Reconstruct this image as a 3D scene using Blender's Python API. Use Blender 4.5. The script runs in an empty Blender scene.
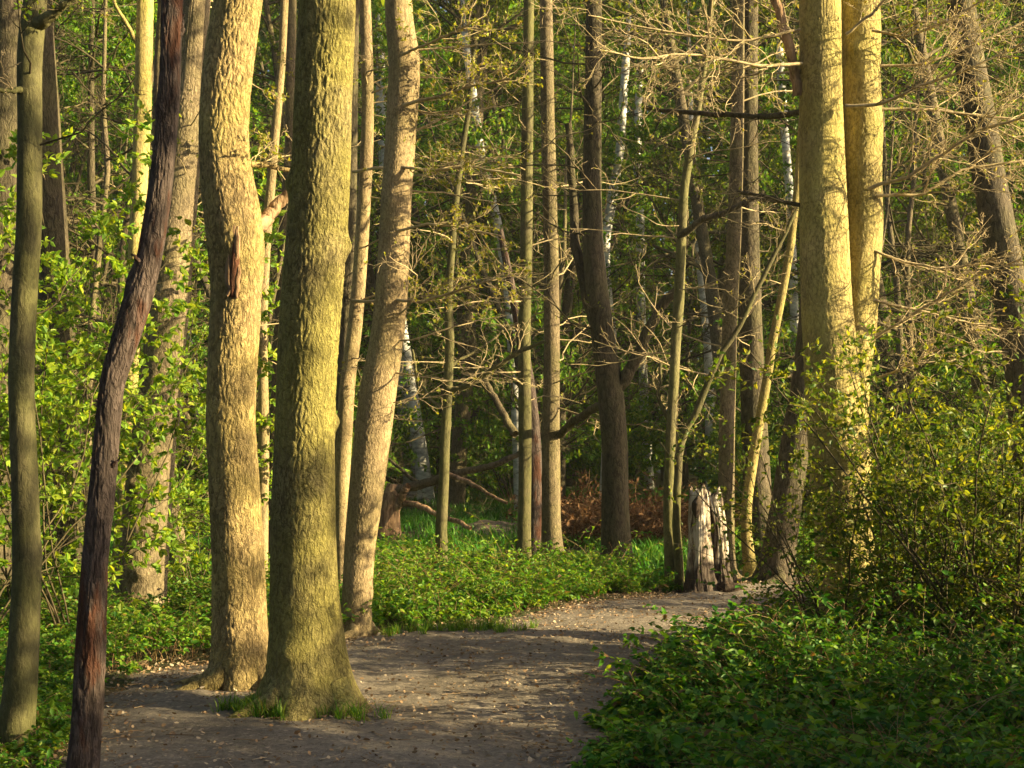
import bpy, math, random
import numpy as np
from mathutils import Vector

PI = math.pi
sc = bpy.context.scene
COL = sc.collection
RNG = np.random.default_rng(7)

# ------------------------------------------------------------------ camera
CAMH = 1.6
F = 1400.0
PITCH = math.atan(66 / F)
ca, sa = math.cos(PITCH), math.sin(PITCH)
cam = bpy.data.cameras.new('camera')
camo = bpy.data.objects.new('camera', cam)
COL.objects.link(camo)
cam.sensor_width = 36.0
cam.lens = F / 1024 * 36
cam.clip_start = 0.05
cam.clip_end = 600
camo.location = (0, 0, CAMH)
camo.rotation_euler = (PI / 2 + PITCH, 0, 0)
sc.camera = camo


def at(px, py, D):
    """point of the plane y = D seen at photo pixel (px, py)"""
    x = (px - 512) / F
    yc = (384 - py) / F
    s = D / (ca - yc * sa)
    return np.array([s * x, D, CAMH + s * (sa + yc * ca)])


def dist(py):
    yc = (384 - py) / F
    s = -CAMH / (sa + yc * ca)
    return s * (ca - yc * sa)


def scale_at(D):
    return D / F


# ------------------------------------------------------------------ mesh helpers
def ground_z(x, y):
    x = np.asarray(x, float)
    y = np.asarray(y, float)
    z = 0.03 * np.sin(x * 0.7 + 1.3) * np.cos(y * 0.5) + 0.015 * np.sin(x * 1.9 + y * 1.3)
    z = z + 0.0 * x
    far = np.clip((y - 24) / 30, 0, 1)
    z = z + 0.5 * far * (1 + 0.5 * np.sin(x * 0.21 + 0.5) * np.cos(y * 0.13))
    return z


def mk(name, v, faces, mats, parent=None, smooth=True, midx=None, loc=None):
    """v (n,3); faces list of int arrays (m,3) / (m,4)"""
    v = np.ascontiguousarray(v, dtype=np.float32)
    me = bpy.data.meshes.new(name)
    faces = [f for f in faces if len(f)]
    nl = sum(f.size for f in faces)
    npoly = sum(len(f) for f in faces)
    me.vertices.add(len(v))
    me.vertices.foreach_set('co', v.ravel())
    me.loops.add(nl)
    me.polygons.add(npoly)
    li = np.concatenate([f.ravel() for f in faces]).astype(np.int32)
    sizes = np.concatenate([np.full(len(f), f.shape[1]) for f in faces])
    starts = np.concatenate([[0], np.cumsum(sizes)[:-1]]).astype(np.int32)
    me.loops.foreach_set('vertex_index', li)
    me.polygons.foreach_set('loop_start', starts)
    me.polygons.foreach_set('use_smooth', np.full(npoly, bool(smooth)))
    if not isinstance(mats, (list, tuple)):
        mats = [mats]
    for m in mats:
        me.materials.append(m)
    if midx is not None:
        me.polygons.foreach_set('material_index', np.asarray(midx, dtype=np.int32))
    me.update(calc_edges=True)
    o = bpy.data.objects.new(name, me)
    COL.objects.link(o)
    if parent is not None:
        o.parent = parent
    if loc is not None:
        o.location = loc
    return o


def tag(o, label=None, cat=None, group=None, kind=None):
    if label:
        o['label'] = label
    if cat:
        o['category'] = cat
    if group:
        o['group'] = group
    if kind:
        o['kind'] = kind
    return o


def empty(name, loc, label, cat, group=None):
    o = bpy.data.objects.new(name, None)
    COL.objects.link(o)
    o.location = loc
    o.empty_display_size = 0.2
    return tag(o, label, cat, group)


def copy_tree(o, parent=None):
    c = o.copy()
    COL.objects.link(c)
    c.parent = parent
    for ch in list(o.children):
        copy_tree(ch, c)
    return c


def norm(a):
    return a / np.maximum(np.linalg.norm(a, axis=-1, keepdims=True), 1e-9)


class Geo:
    def __init__(self):
        self.v, self.q, self.t, self.n = [], [], [], 0

    def add(self, v, q=None, t=None):
        v = np.asarray(v, float).reshape(-1, 3)
        if q is not None and len(q):
            self.q.append(np.asarray(q) + self.n)
        if t is not None and len(t):
            self.t.append(np.asarray(t) + self.n)
        self.v.append(v)
        self.n += len(v)

    def build(self, name, mats, parent=None, smooth=True, origin=None, loc=None):
        v = np.concatenate(self.v)
        if origin is not None:
            v = v - np.asarray(origin)
        fs = []
        if self.q:
            fs.append(np.concatenate(self.q))
        if self.t:
            fs.append(np.concatenate(self.t))
        return mk(name, v, fs, mats, parent, smooth, loc=loc)


def tubes(g, pts, rad, S=5):
    """pts (N,P,3), rad (N,P)"""
    N, P, _ = pts.shape
    tan = np.empty_like(pts)
    tan[:, 1:-1] = pts[:, 2:] - pts[:, :-2]
    tan[:, 0] = pts[:, 1] - pts[:, 0]
    tan[:, -1] = pts[:, -1] - pts[:, -2]
    tan = norm(tan)
    mean = norm(pts[:, -1] - pts[:, 0])
    ref = np.where(np.abs(mean[:, 2:3]) > 0.8, np.array([[1.0, 0, 0]]), np.array([[0, 0, 1.0]]))
    u = norm(np.cross(tan, ref[:, None, :]))
    w = np.cross(tan, u)
    a = np.arange(S) * 2 * PI / S
    ring = (u[:, :, None, :] * np.cos(a)[None, None, :, None] + w[:, :, None, :] * np.sin(a)[None, None, :, None])
    v = pts[:, :, None, :] + ring * rad[:, :, None, None]
    idx = np.arange(N * P * S).reshape(N, P, S)
    nx = np.roll(idx, -1, axis=2)
    q = np.stack([idx[:, :-1], nx[:, :-1], nx[:, 1:], idx[:, 1:]], -1).reshape(-1, 4)
    g.add(v.reshape(-1, 3), q)


def grow(rng, S0, D0, L0, R0, specs):
    """recursive branching, a level at a time; returns list of (pts, rad)"""
    out = []
    S, D, L, R = S0.copy(), norm(D0.astype(float)), L0.copy(), R0.copy()
    for k, sp in enumerate(specs):
        N, P = len(S), sp['P']
        pts = np.empty((N, P, 3))
        pts[:, 0] = S
        d = D.copy()
        for i in range(1, P):
            pts[:, i] = pts[:, i - 1] + d * (L / (P - 1))[:, None]
            d = norm(d + sp['wig'] * rng.normal(size=(N, 3)) * np.array([1, 1, sp.get('wz', 0.7)]) + np.array([0, 0, sp.get('up', 0)]))
        lin = np.linspace(0, 1, P)[None, :]
        rad = R[:, None] * (1 - (1 - sp.get('taper', 0.35)) * lin)
        rad = np.maximum(rad, sp.get('rmin', 0.0012))
        out.append((pts, rad))
        nc = sp.get('n', 0)
        if not nc:
            break
        M = int(N * nc)
        par = np.sort(rng.integers(0, N, M)) if sp.get('rand') else np.repeat(np.arange(N), int(nc))
        M = len(par)
        t = rng.uniform(sp['t'][0], sp['t'][1], M) * (P - 1)
        i0 = np.minimum(t.astype(int), P - 2)
        f = (t - i0)[:, None]
        p = pts[par, i0] * (1 - f) + pts[par, i0 + 1] * f
        tan = norm(pts[par, i0 + 1] - pts[par, i0])
        rv = rng.normal(size=(M, 3)) * np.array([1, 1, sp.get('flat', 0.5)])
        perp = norm(rv - tan * np.sum(rv * tan, -1, keepdims=True))
        ang = rng.normal(sp['ang'], 0.22, M)[:, None]
        D = norm(np.cos(ang) * tan + np.sin(ang) * perp)
        S = p
        L = L[par] * rng.uniform(sp['lr'][0], sp['lr'][1], M) * (1 - 0.5 * t / (P - 1))
        R = (rad[par, i0] * sp.get('rr', 0.6))
    return out


def along(rng, pts, K, t0=0.3, t1=1.0):
    """K random points on every polyline: position, tangent"""
    N, P, _ = pts.shape
    par = np.repeat(np.arange(N), K)
    t = rng.uniform(t0, t1, len(par)) * (P - 1)
    i0 = np.minimum(t.astype(int), P - 2)
    f = (t - i0)[:, None]
    p = pts[par, i0] * (1 - f) + pts[par, i0 + 1] * f
    return p, norm(pts[par, i0 + 1] - pts[par, i0])


def leaves(g, rng, p, axis, size, upb=0.8, wid=0.55, fine=False, droop=0.1):
    """leaf blades: one folded quad each, or two curved quads when fine"""
    n = len(p)
    if n == 0:
        return
    axis = norm(axis)
    nr = norm(rng.normal(size=(n, 3)) * 0.6 + np.array([0, 0, upb]))
    nr = norm(nr - axis * np.sum(nr * axis, -1, keepdims=True))
    side = np.cross(axis, nr)
    L = size[:, None] if np.ndim(size) else np.full((n, 1), size)
    if fine:
        w = L * wid * 0.5
        b = p
        t = p + axis * L - nr * L * droop * 2
        m1 = p + axis * L * 0.3 - nr * L * droop * 0.15
        m2 = p + axis * L * 0.68 - nr * L * droop * 0.8
        f = nr * L * 0.07
        v = np.stack([b, m1 + side * w + f, m2 + side * w * 0.8 + f, t, m2 - side * w * 0.8 + f, m1 - side * w + f], 1)
        k = np.arange(n)[:, None] * 6
        q = np.concatenate([k + np.array([[0, 1, 2, 3]]), k + np.array([[0, 3, 4, 5]])])
        g.add(v.reshape(-1, 3), q)
    else:
        w = L * wid * 0.5
        mid = p + axis * L * 0.5 + nr * L * 0.06
        v = np.stack([p, mid + side * w, p + axis * L - nr * L * droop, mid - side * w], 1)
        q = np.arange(n)[:, None] * 4 + np.array([[0, 1, 2, 3]])
        g.add(v.reshape(-1, 3), q)


def trifoliate(g, rng, p, axis, size, upb=1.0, wid=0.72):
    n = len(p)
    axis = norm(axis)
    nr = norm(rng.normal(size=(n, 3)) * 0.45 + np.array([0, 0, upb]))
    side = norm(np.cross(axis, nr))
    stalk = p + axis * size[:, None] * 0.35
    for c, s, k in ((1, 0, 1.0), (0.35, 0.93, 0.85), (0.35, -0.93, 0.85)):
        a = norm(axis * c + side * s + rng.normal(size=(n, 3)) * 0.15)
        leaves(g, rng, stalk, a, size * k * rng.uniform(0.8, 1.15, n), upb=1.1, wid=wid, fine=True, droop=0.14)


# ------------------------------------------------------------------ materials
def nodes(name):
    m = bpy.data.materials.new(name)
    m.use_nodes = True
    nt = m.node_tree
    nt.nodes.clear()
    return m, nt, (lambda t, **k: _n(nt, t, **k))


def _n(nt, t, **k):
    n = nt.nodes.new(t)
    for a, b in k.items():
        if a in n.inputs.keys():
            n.inputs[a].default_value = b
        else:
            setattr(n, a, b)
    return n


def ramp(nt, stops):
    r = nt.nodes.new('ShaderNodeValToRGB')
    e = r.color_ramp.elements
    while len(e) < len(stops):
        e.new(0.5)
    for i, (p, c) in enumerate(stops):
        e[i].position = p
        e[i].color = (*c, 1)
    return r


def bark(name, dark, light, moss, moss_amt=0.3, fiss=7.0, stretch=0.16, depth=0.5, dist=0.02, rough_scale=30.0, patch=None):
    m, nt, N = nodes(name)
    L = nt.links.new
    tc = N('ShaderNodeTexCoord')
    oi = N('ShaderNodeObjectInfo')
    off = N('ShaderNodeVectorMath', operation='MULTIPLY_ADD')
    L(tc.outputs['Object'], off.inputs[0])
    off.inputs[1].default_value = (1, 1, 1)
    mr = N('ShaderNodeCombineXYZ')
    mm = N('ShaderNodeMath', operation='MULTIPLY')
    mm.inputs[1].default_value = 40.0
    L(oi.outputs['Random'], mm.inputs[0])
    L(mm.outputs[0], mr.inputs[0])
    L(mm.outputs[0], mr.inputs[2])
    L(mr.outputs[0], off.inputs[2])
    mp = N('ShaderNodeMapping')
    mp.inputs['Scale'].default_value = (1, 1, stretch)
    L(off.outputs[0], mp.inputs['Vector'])
    # distort so that the fissures wander
    dn = N('ShaderNodeTexNoise', Scale=9.0, Detail=3.0)
    L(mp.outputs[0], dn.inputs['Vector'])
    dv = N('ShaderNodeVectorMath', operation='MULTIPLY_ADD')
    L(dn.outputs['Color'], dv.inputs[0])
    dv.inputs[1].default_value = (0.10, 0.10, 0.06)
    L(mp.outputs[0], dv.inputs[2])
    # two ridged noises: wandering vertical fissures and shorter cracks across
    rid = []
    for sc_, zz in ((fiss * 1.6, 1.0), (fiss * 2.9, 1.9)):
        mz = N('ShaderNodeMapping')
        mz.inputs['Scale'].default_value = (1, 1, zz)
        L(dv.outputs[0], mz.inputs['Vector'])
        rn = N('ShaderNodeTexNoise', Scale=sc_, Detail=3.5, Roughness=0.55)
        L(mz.outputs[0], rn.inputs['Vector'])
        sb = N('ShaderNodeMath', operation='SUBTRACT')
        L(rn.outputs['Fac'], sb.inputs[0])
        sb.inputs[1].default_value = 0.5
        ab = N('ShaderNodeMath', operation='ABSOLUTE')
        L(sb.outputs[0], ab.inputs[0])
        mrr = N('ShaderNodeMapRange')
        mrr.interpolation_type = 'SMOOTHSTEP'
        mrr.inputs['From Max'].default_value = 0.095
        L(ab.outputs[0], mrr.inputs['Value'])
        rid.append(mrr)
    vr = N('ShaderNodeMath', operation='MULTIPLY')
    ad1 = N('ShaderNodeMath', operation='MULTIPLY_ADD')
    ad1.inputs[1].default_value = 0.55
    ad1.inputs[2].default_value = 0.45
    L(rid[1].outputs[0], ad1.inputs[0])
    L(rid[0].outputs[0], vr.inputs[0])
    L(ad1.outputs[0], vr.inputs[1])
    n1 = N('ShaderNodeTexNoise', Scale=rough_scale, Detail=8.0, Roughness=0.65)
    mp2 = N('ShaderNodeMapping')
    mp2.inputs['Scale'].default_value = (1, 1, 0.35)
    L(off.outputs[0], mp2.inputs['Vector'])
    L(mp2.outputs[0], n1.inputs['Vector'])
    n2 = N('ShaderNodeTexNoise', Scale=2.2, Detail=5.0, Roughness=0.6)
    L(off.outputs[0], n2.inputs['Vector'])
    hmix = N('ShaderNodeMath', operation='MULTIPLY_ADD')
    L(vr.outputs[0], hmix.inputs[0])
    hmix.inputs[1].default_value = 0.36 * depth
    L(n1.outputs['Fac'], hmix.inputs[2])
    cr = ramp(nt, [(0.28, dark), (0.55, tuple(0.4 * a + 0.6 * b for a, b in zip(dark, light))), (0.9, light)])
    L(hmix.outputs[0], cr.inputs[0])
    mo = ramp(nt, [(0.52 - 0.3 * moss_amt, (0, 0, 0)), (0.75 - 0.3 * moss_amt, (1, 1, 1))])
    L(n2.outputs['Fac'], mo.inputs[0])
    mf = N('ShaderNodeMath', operation='MULTIPLY')
    L(mo.outputs[0], mf.inputs[0])
    mf.inputs[1].default_value = min(1.0, 0.35 + 0.6 * moss_amt)
    mx = N('ShaderNodeMix', data_type='RGBA')
    L(mf.outputs[0], mx.inputs['Factor'])
    L(cr.outputs[0], mx.inputs[6])
    mc = N('ShaderNodeMix', data_type='RGBA', blend_type='MULTIPLY')
    mc.inputs['Factor'].default_value = 0.7
    mc.inputs[6].default_value = (*moss, 1)
    hr = ramp(nt, [(0.25, (0.35, 0.35, 0.35)), (0.6, (0.95, 0.95, 0.95)), (0.95, (1.3, 1.3, 1.3))])
    L(hmix.outputs[0], hr.inputs[0])
    L(hr.outputs[0], mc.inputs[7])
    L(mc.outputs[2], mx.inputs[7])
    base = mx.outputs[2]
    if patch:
        pn = N('ShaderNodeTexNoise', Scale=2.6, Detail=4.0, Roughness=0.7)
        pm = N('ShaderNodeMapping')
        pm.inputs['Scale'].default_value = (1.6, 1.6, 0.5)
        L(off.outputs[0], pm.inputs['Vector'])
        L(pm.outputs[0], pn.inputs['Vector'])
        pr = ramp(nt, [(0.52, (0, 0, 0)), (0.6, (1, 1, 1))])
        L(pn.outputs['Fac'], pr.inputs[0])
        px = N('ShaderNodeMix', data_type='RGBA')
        L(pr.outputs[0], px.inputs['Factor'])
        L(base, px.inputs[6])
        px.inputs[7].default_value = (*patch, 1)
        base = px.outputs[2]
    # dark crevices follow the ridges
    cv = N('ShaderNodeMix', data_type='RGBA', blend_type='MULTIPLY')
    cv.inputs['Factor'].default_value = 0.6 * min(1.0, depth)
    cvr = ramp(nt, [(0.0, (0.36, 0.32, 0.28)), (0.5, (0.95, 0.95, 0.95)), (1.0, (1.08, 1.08, 1.08))])
    n4 = N('ShaderNodeTexNoise', Scale=3.1, Detail=3.0, Roughness=0.6)
    L(off.outputs[0], n4.inputs['Vector'])
    n4r = N('ShaderNodeMapRange')
    n4r.inputs['From Min'].default_value = 0.35
    n4r.inputs['From Max'].default_value = 0.65
    n4r.inputs['To Min'].default_value = 0.15
    n4r.inputs['To Max'].default_value = 0.7 * min(1.0, depth)
    L(n4.outputs['Fac'], n4r.inputs['Value'])
    L(n4r.outputs[0], cv.inputs['Factor'])
    L(vr.outputs[0], cvr.inputs[0])
    L(base, cv.inputs[6])
    L(cvr.outputs[0], cv.inputs[7])
    base = cv.outputs[2]
    # small object-to-object change of tone
    hv = N('ShaderNodeHueSaturation')
    vm = N('ShaderNodeMapRange')
    vm.inputs['To Min'].default_value = 0.8
    vm.inputs['To Max'].default_value = 1.2
    L(oi.outputs['Random'], vm.inputs['Value'])
    n5 = N('ShaderNodeTexNoise', Scale=1.0, Detail=4.0, Roughness=0.65)
    mp5 = N('ShaderNodeMapping')
    mp5.inputs['Scale'].default_value = (3.0, 3.0, 0.9)
    L(off.outputs[0], mp5.inputs['Vector'])
    L(mp5.outputs[0], n5.inputs['Vector'])
    m5 = N('ShaderNodeMapRange')
    m5.inputs['From Min'].default_value = 0.32
    m5.inputs['From Max'].default_value = 0.68
    m5.inputs['To Min'].default_value = 0.62
    m5.inputs['To Max'].default_value = 1.28
    L(n5.outputs['Fac'], m5.inputs['Value'])
    vv = N('ShaderNodeMath', operation='MULTIPLY')
    L(vm.outputs[0], vv.inputs[0])
    L(m5.outputs[0], vv.inputs[1])
    L(vv.outputs[0], hv.inputs['Value'])
    L(base, hv.inputs['Color'])
    bp = N('ShaderNodeBump', Strength=1.0, Distance=dist)
    L(hmix.outputs[0], bp.inputs['Height'])
    bs = N('ShaderNodeBsdfPrincipled', Roughness=0.85)
    bs.inputs['Specular IOR Level'].default_value = 0.25
    L(hv.outputs[0], bs.inputs['Base Color'])
    L(bp.outputs[0], bs.inputs['Normal'])
    o = N('ShaderNodeOutputMaterial')
    L(bs.outputs[0], o.inputs[0])
    return m


def leafmat(name, cols, trans=0.4, rough=0.5, spec=0.3, tcol=None, rare=None):
    m, nt, N = nodes(name)
    L = nt.links.new
    ge = N('ShaderNodeNewGeometry')
    k = len(cols)
    top = 0.96 if rare else 1.0
    r = ramp(nt, [(top * i / max(1, k - 1), c) for i, c in enumerate(cols)] + ([(0.975, rare)] if rare else []))
    L(ge.outputs['Random Per Island'], r.inputs[0])
    tc = N('ShaderNodeTexCoord')
    no = N('ShaderNodeTexNoise', Scale=1.1, Detail=2.0)
    L(tc.outputs['Object'], no.inputs['Vector'])
    hv = N('ShaderNodeHueSaturation')
    mr = N('ShaderNodeMapRange')
    mr.inputs['From Min'].default_value = 0.3
    mr.inputs['From Max'].default_value = 0.7
    mr.inputs['To Min'].default_value = 0.7
    mr.inputs['To Max'].default_value = 1.25
    L(no.outputs['Fac'], mr.inputs['Value'])
    L(mr.outputs[0], hv.inputs['Value'])
    L(r.outputs[0], hv.inputs['Color'])
    bs = N('ShaderNodeBsdfPrincipled', Roughness=rough)
    bs.inputs['Specular IOR Level'].default_value = spec
    L(hv.outputs[0], bs.inputs['Base Color'])
    tr = N('ShaderNodeBsdfTranslucent')
    tm = N('ShaderNodeMix', data_type='RGBA', blend_type='MULTIPLY')
    tm.inputs['Factor'].default_value = 1.0
    L(hv.outputs[0], tm.inputs[6])
    tm.inputs[7].default_value = (*(tcol or (1.7, 1.5, 0.5)), 1)
    L(tm.outputs[2], tr.inputs['Color'])
    mx = N('ShaderNodeMixShader')
    mx.inputs[0].default_value = trans
    L(bs.outputs[0], mx.inputs[1])
    L(tr.outputs[0], mx.inputs[2])
    o = N('ShaderNodeOutputMaterial')
    L(mx.outputs[0], o.inputs[0])
    return m


M = {}
M['oak'] = bark('oak_bark', (0.06, 0.048, 0.02), (0.37, 0.305, 0.13), (0.29, 0.255, 0.06), 0.7, fiss=15, stretch=0.5, depth=0.9, dist=0.022, rough_scale=40)
M['oak_tan'] = bark('oak_bark_tan', (0.065, 0.045, 0.022), (0.37, 0.27, 0.125), (0.30, 0.24, 0.075), 0.4, fiss=13, stretch=0.48, depth=0.9, dist=0.022, rough_scale=40)
M['smooth_tan'] = bark('smooth_tan_bark', (0.12, 0.085, 0.045), (0.38, 0.285, 0.16), (0.25, 0.205, 0.085), 0.35, fiss=20, stretch=0.5, depth=0.6, dist=0.010, rough_scale=50)
M['gray_bark'] = bark('grey_brown_bark', (0.05, 0.038, 0.026), (0.20, 0.155, 0.095), (0.14, 0.125, 0.05), 0.4, fiss=15, stretch=0.45, depth=0.75, dist=0.015, rough_scale=40)
M['ash_bark'] = bark('ashen_brown_bark', (0.08, 0.06, 0.042), (0.31, 0.24, 0.15), (0.2, 0.17, 0.08), 0.3, fiss=15, stretch=0.45, depth=0.75, dist=0.015, rough_scale=40)
M['green_bark'] = bark('greenish_bark', (0.045, 0.04, 0.022), (0.17, 0.145, 0.075), (0.12, 0.12, 0.038), 0.6, fiss=12, stretch=0.45, depth=0.4, dist=0.01)
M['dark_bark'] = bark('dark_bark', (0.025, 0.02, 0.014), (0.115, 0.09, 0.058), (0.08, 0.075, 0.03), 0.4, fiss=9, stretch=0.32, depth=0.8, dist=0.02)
M['dead_bark'] = bark('dead_purple_bark', (0.025, 0.017, 0.015), (0.11, 0.08, 0.07), (0.075, 0.062, 0.05), 0.05, fiss=12, stretch=0.22, depth=1.0, dist=0.02, patch=(0.085, 0.034, 0.02))
M['yellow_bark'] = bark('yellow_green_bark', (0.12, 0.095, 0.042), (0.45, 0.355, 0.15), (0.36, 0.305, 0.085), 0.6, fiss=19, stretch=0.45, depth=0.65, dist=0.012, rough_scale=42)
M['twig'] = bark('twig_bark', (0.24, 0.18, 0.10), (0.50, 0.39, 0.23), (0.42, 0.36, 0.16), 0.2, fiss=9, stretch=0.5, depth=0.3, dist=0.004)
M['dark_twig'] = bark('dark_twig_bark', (0.04, 0.032, 0.018), (0.13, 0.10, 0.055), (0.10, 0.09, 0.035), 0.35, fiss=9, stretch=0.5, depth=0.3, dist=0.004)
M['deadwood'] = bark('dead_wood', (0.10, 0.05, 0.028), (0.42, 0.27, 0.16), (0.2, 0.15, 0.07), 0.05, fiss=6, stretch=0.12, depth=0.8, dist=0.015)

M['red_cleft_shade'] = bark('red_cleft_shade', (0.03, 0.012, 0.007), (0.15, 0.055, 0.03), (0.08, 0.04, 0.02), 0.1, fiss=8, stretch=0.15, dist=0.02)
M['bramble'] = leafmat('bramble_leaf', [(0.02, 0.09, 0.01), (0.04, 0.15, 0.014), (0.075, 0.21, 0.02), (0.13, 0.26, 0.03), (0.19, 0.29, 0.035)], 0.4, 0.5, 0.3, rare=(0.17, 0.10, 0.04))
M['herb'] = leafmat('herb_leaf', [(0.03, 0.115, 0.012), (0.06, 0.18, 0.016), (0.11, 0.25, 0.022), (0.18, 0.30, 0.03), (0.25, 0.33, 0.035)], 0.45, 0.5, 0.3, rare=(0.2, 0.13, 0.06))
M['holly'] = leafmat('holly_leaf', [(0.045, 0.10, 0.014), (0.09, 0.16, 0.02), (0.18, 0.23, 0.028), (0.32, 0.33, 0.045)], 0.45, 0.45, 0.25)
M['spring'] = leafmat('spring_leaf', [(0.10, 0.21, 0.025), (0.17, 0.30, 0.035), (0.25, 0.36, 0.04), (0.34, 0.39, 0.04)], 0.5, 0.5, 0.25)
M['bud'] = leafmat('young_bud_leaf', [(0.15, 0.20, 0.03), (0.22, 0.27, 0.035), (0.30, 0.33, 0.045), (0.33, 0.33, 0.05), (0.28, 0.19, 0.10)], 0.45, 0.5, 0.2)
M['wood_leaf'] = leafmat('woodland_leaf', [(0.05, 0.15, 0.012), (0.09, 0.22, 0.016), (0.15, 0.28, 0.02), (0.25, 0.33, 0.026)], 0.45, 0.5, 0.3)
M['olive_leaf'] = leafmat('olive_leaf', [(0.06, 0.10, 0.01), (0.10, 0.15, 0.014), (0.15, 0.20, 0.018), (0.22, 0.24, 0.024)], 0.4, 0.55, 0.2)
M['grass'] = leafmat('grass_blade', [(0.03, 0.14, 0.012), (0.05, 0.20, 0.016), (0.09, 0.25, 0.022), (0.15, 0.26, 0.04)], 0.35, 0.5, 0.3)
M['bracken'] = leafmat('dead_bracken', [(0.08, 0.042, 0.022), (0.14, 0.075, 0.038), (0.22, 0.13, 0.07)], 0.25, 0.8, 0.1, (1.2, 1.0, 0.6))
M['litter'] = leafmat('leaf_litter', [(0.15, 0.10, 0.06), (0.24, 0.15, 0.085), (0.33, 0.235, 0.145), (0.46, 0.38, 0.28)], 0.1, 0.8, 0.15, (1.2, 1.0, 0.6))
M['cane'] = leafmat('bramble_cane', [(0.10, 0.10, 0.03), (0.20, 0.10, 0.05), (0.28, 0.2, 0.1)], 0.0, 0.6, 0.2)


def birch():
    m, nt, N = nodes('birch_bark')
    L = nt.links.new
    tc = N('ShaderNodeTexCoord')
    mp = N('ShaderNodeMapping')
    mp.inputs['Scale'].default_value = (1, 1, 2.4)
    L(tc.outputs['Object'], mp.inputs['Vector'])
    n = N('ShaderNodeTexNoise', Scale=3.2, Detail=6.0, Roughness=0.7)
    L(mp.outputs[0], n.inputs['Vector'])
    r = ramp(nt, [(0.34, (0.09, 0.08, 0.07)), (0.48, (0.50, 0.48, 0.45)), (0.66, (0.80, 0.78, 0.74))])
    L(n.outputs['Fac'], r.inputs[0])
    bs = N('ShaderNodeBsdfPrincipled', Roughness=0.7)
    L(r.outputs[0], bs.inputs['Base Color'])
    o = N('ShaderNodeOutputMaterial')
    L(bs.outputs[0], o.inputs[0])
    return m


M['birch'] = birch()


def soil(name, cols, scale, spk, bump):
    m, nt, N = nodes(name)
    L = nt.links.new
    tc = N('ShaderNodeTexCoord')
    n1 = N('ShaderNodeTexNoise', Scale=0.9, Detail=6.0, Roughness=0.65)
    n2 = N('ShaderNodeTexNoise', Scale=scale, Detail=8.0, Roughness=0.75)
    vo = N('ShaderNodeTexVoronoi', Scale=scale * 1.1)
    for n in (n1, n2, vo):
        L(tc.outputs['Object'], n.inputs['Vector'])
    r1 = ramp(nt, [(0.35, cols[0]), (0.65, cols[1])])
    L(n1.outputs['Fac'], r1.inputs[0])
    r2 = ramp(nt, [(0.3, (0.45, 0.45, 0.45)), (0.55, (1, 1, 1)), (0.75, (1.6, 1.55, 1.45))])
    L(n2.outputs['Fac'], r2.inputs[0])
    mx = N('ShaderNodeMix', data_type='RGBA', blend_type='MULTIPLY')
    mx.inputs['Factor'].default_value = 1
    L(r1.outputs[0], mx.inputs[6])
    L(r2.outputs[0], mx.inputs[7])
    # pale grit and scraps: a few voronoi cells lighter
    sep = N('ShaderNodeSeparateColor')
    L(vo.outputs['Color'], sep.inputs[0])
    r3 = ramp(nt, [(0.86, (0, 0, 0)), (0.9, (1, 1, 1))])
    L(sep.outputs[0], r3.inputs[0])
    r4 = ramp(nt, [(0.25, (1, 1, 1)), (0.45, (0, 0, 0))])
    L(vo.outputs['Distance'], r4.inputs[0])
    f = N('ShaderNodeMath', operation='MULTIPLY')
    L(r3.outputs[0], f.inputs[0])
    L(r4.outputs[0], f.inputs[1])
    f2 = N('ShaderNodeMath', operation='MULTIPLY')
    L(f.outputs[0], f2.inputs[0])
    f2.inputs[1].default_value = 0.8
    mx2 = N('ShaderNodeMix', data_type='RGBA')
    L(f2.outputs[0], mx2.inputs['Factor'])
    L(mx.outputs[2], mx2.inputs[6])
    mx2.inputs[7].default_value = (*spk, 1)
    bp = N('ShaderNodeBump', Strength=0.9, Distance=bump)
    L(n2.outputs['Fac'], bp.inputs['Height'])
    bs = N('ShaderNodeBsdfPrincipled', Roughness=0.9)
    bs.inputs['Specular IOR Level'].default_value = 0.2
    L(mx2.outputs[2], bs.inputs['Base Color'])
    L(bp.outputs[0], bs.inputs['Normal'])
    o = N('ShaderNodeOutputMaterial')
    L(bs.outputs[0], o.inputs[0])
    return m


M['path'] = soil('path_soil', [(0.15, 0.127, 0.104), (0.28, 0.238, 0.195)], 26, (0.42, 0.34, 0.26), 0.03)
M['ground'] = soil('woodland_soil', [(0.07, 0.05, 0.03), (0.045, 0.07, 0.018)], 14, (0.14, 0.10, 0.05), 0.03)
M['mound'] = soil('mound_soil', [(0.10, 0.08, 0.065), (0.15, 0.12, 0.095)], 20, (0.2, 0.16, 0.12), 0.03)

# ------------------------------------------------------------------ sun and sky
AZ = math.radians(77)          # sun is to the right and behind the camera
EL = math.radians(19)
sun_dir = Vector((math.sin(AZ) * math.cos(EL), -math.cos(AZ) * math.cos(EL), math.sin(EL)))
sl = bpy.data.lights.new('sun', 'SUN')
sl.energy = 5.0
sl.angle = math.radians(0.53)
sl.color = (1.0, 0.81, 0.43)
so = bpy.data.objects.new('sun', sl)
COL.objects.link(so)
so.rotation_euler = sun_dir.to_track_quat('Z', 'Y').to_euler()
so.location = (30, -10, 30)
w = bpy.data.worlds.new('World')
sc.world = w
w.use_nodes = True
nt = w.node_tree
bg = nt.nodes['Background']
sky = nt.nodes.new('ShaderNodeTexSky')
sky.sky_type = 'NISHITA'
sky.sun_disc = False
sky.sun_elevation = EL
sky.sun_rotation = math.atan2(sun_dir.x, sun_dir.y)
sky.air_density = 0.8
sky.dust_density = 4.0
sky.ozone_density = 0.4
nt.links.new(sky.outputs[0], bg.inputs[0])
bg.inputs[1].default_value = 0.055
vs = sc.view_settings
vs.view_transform = 'Standard'
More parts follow.
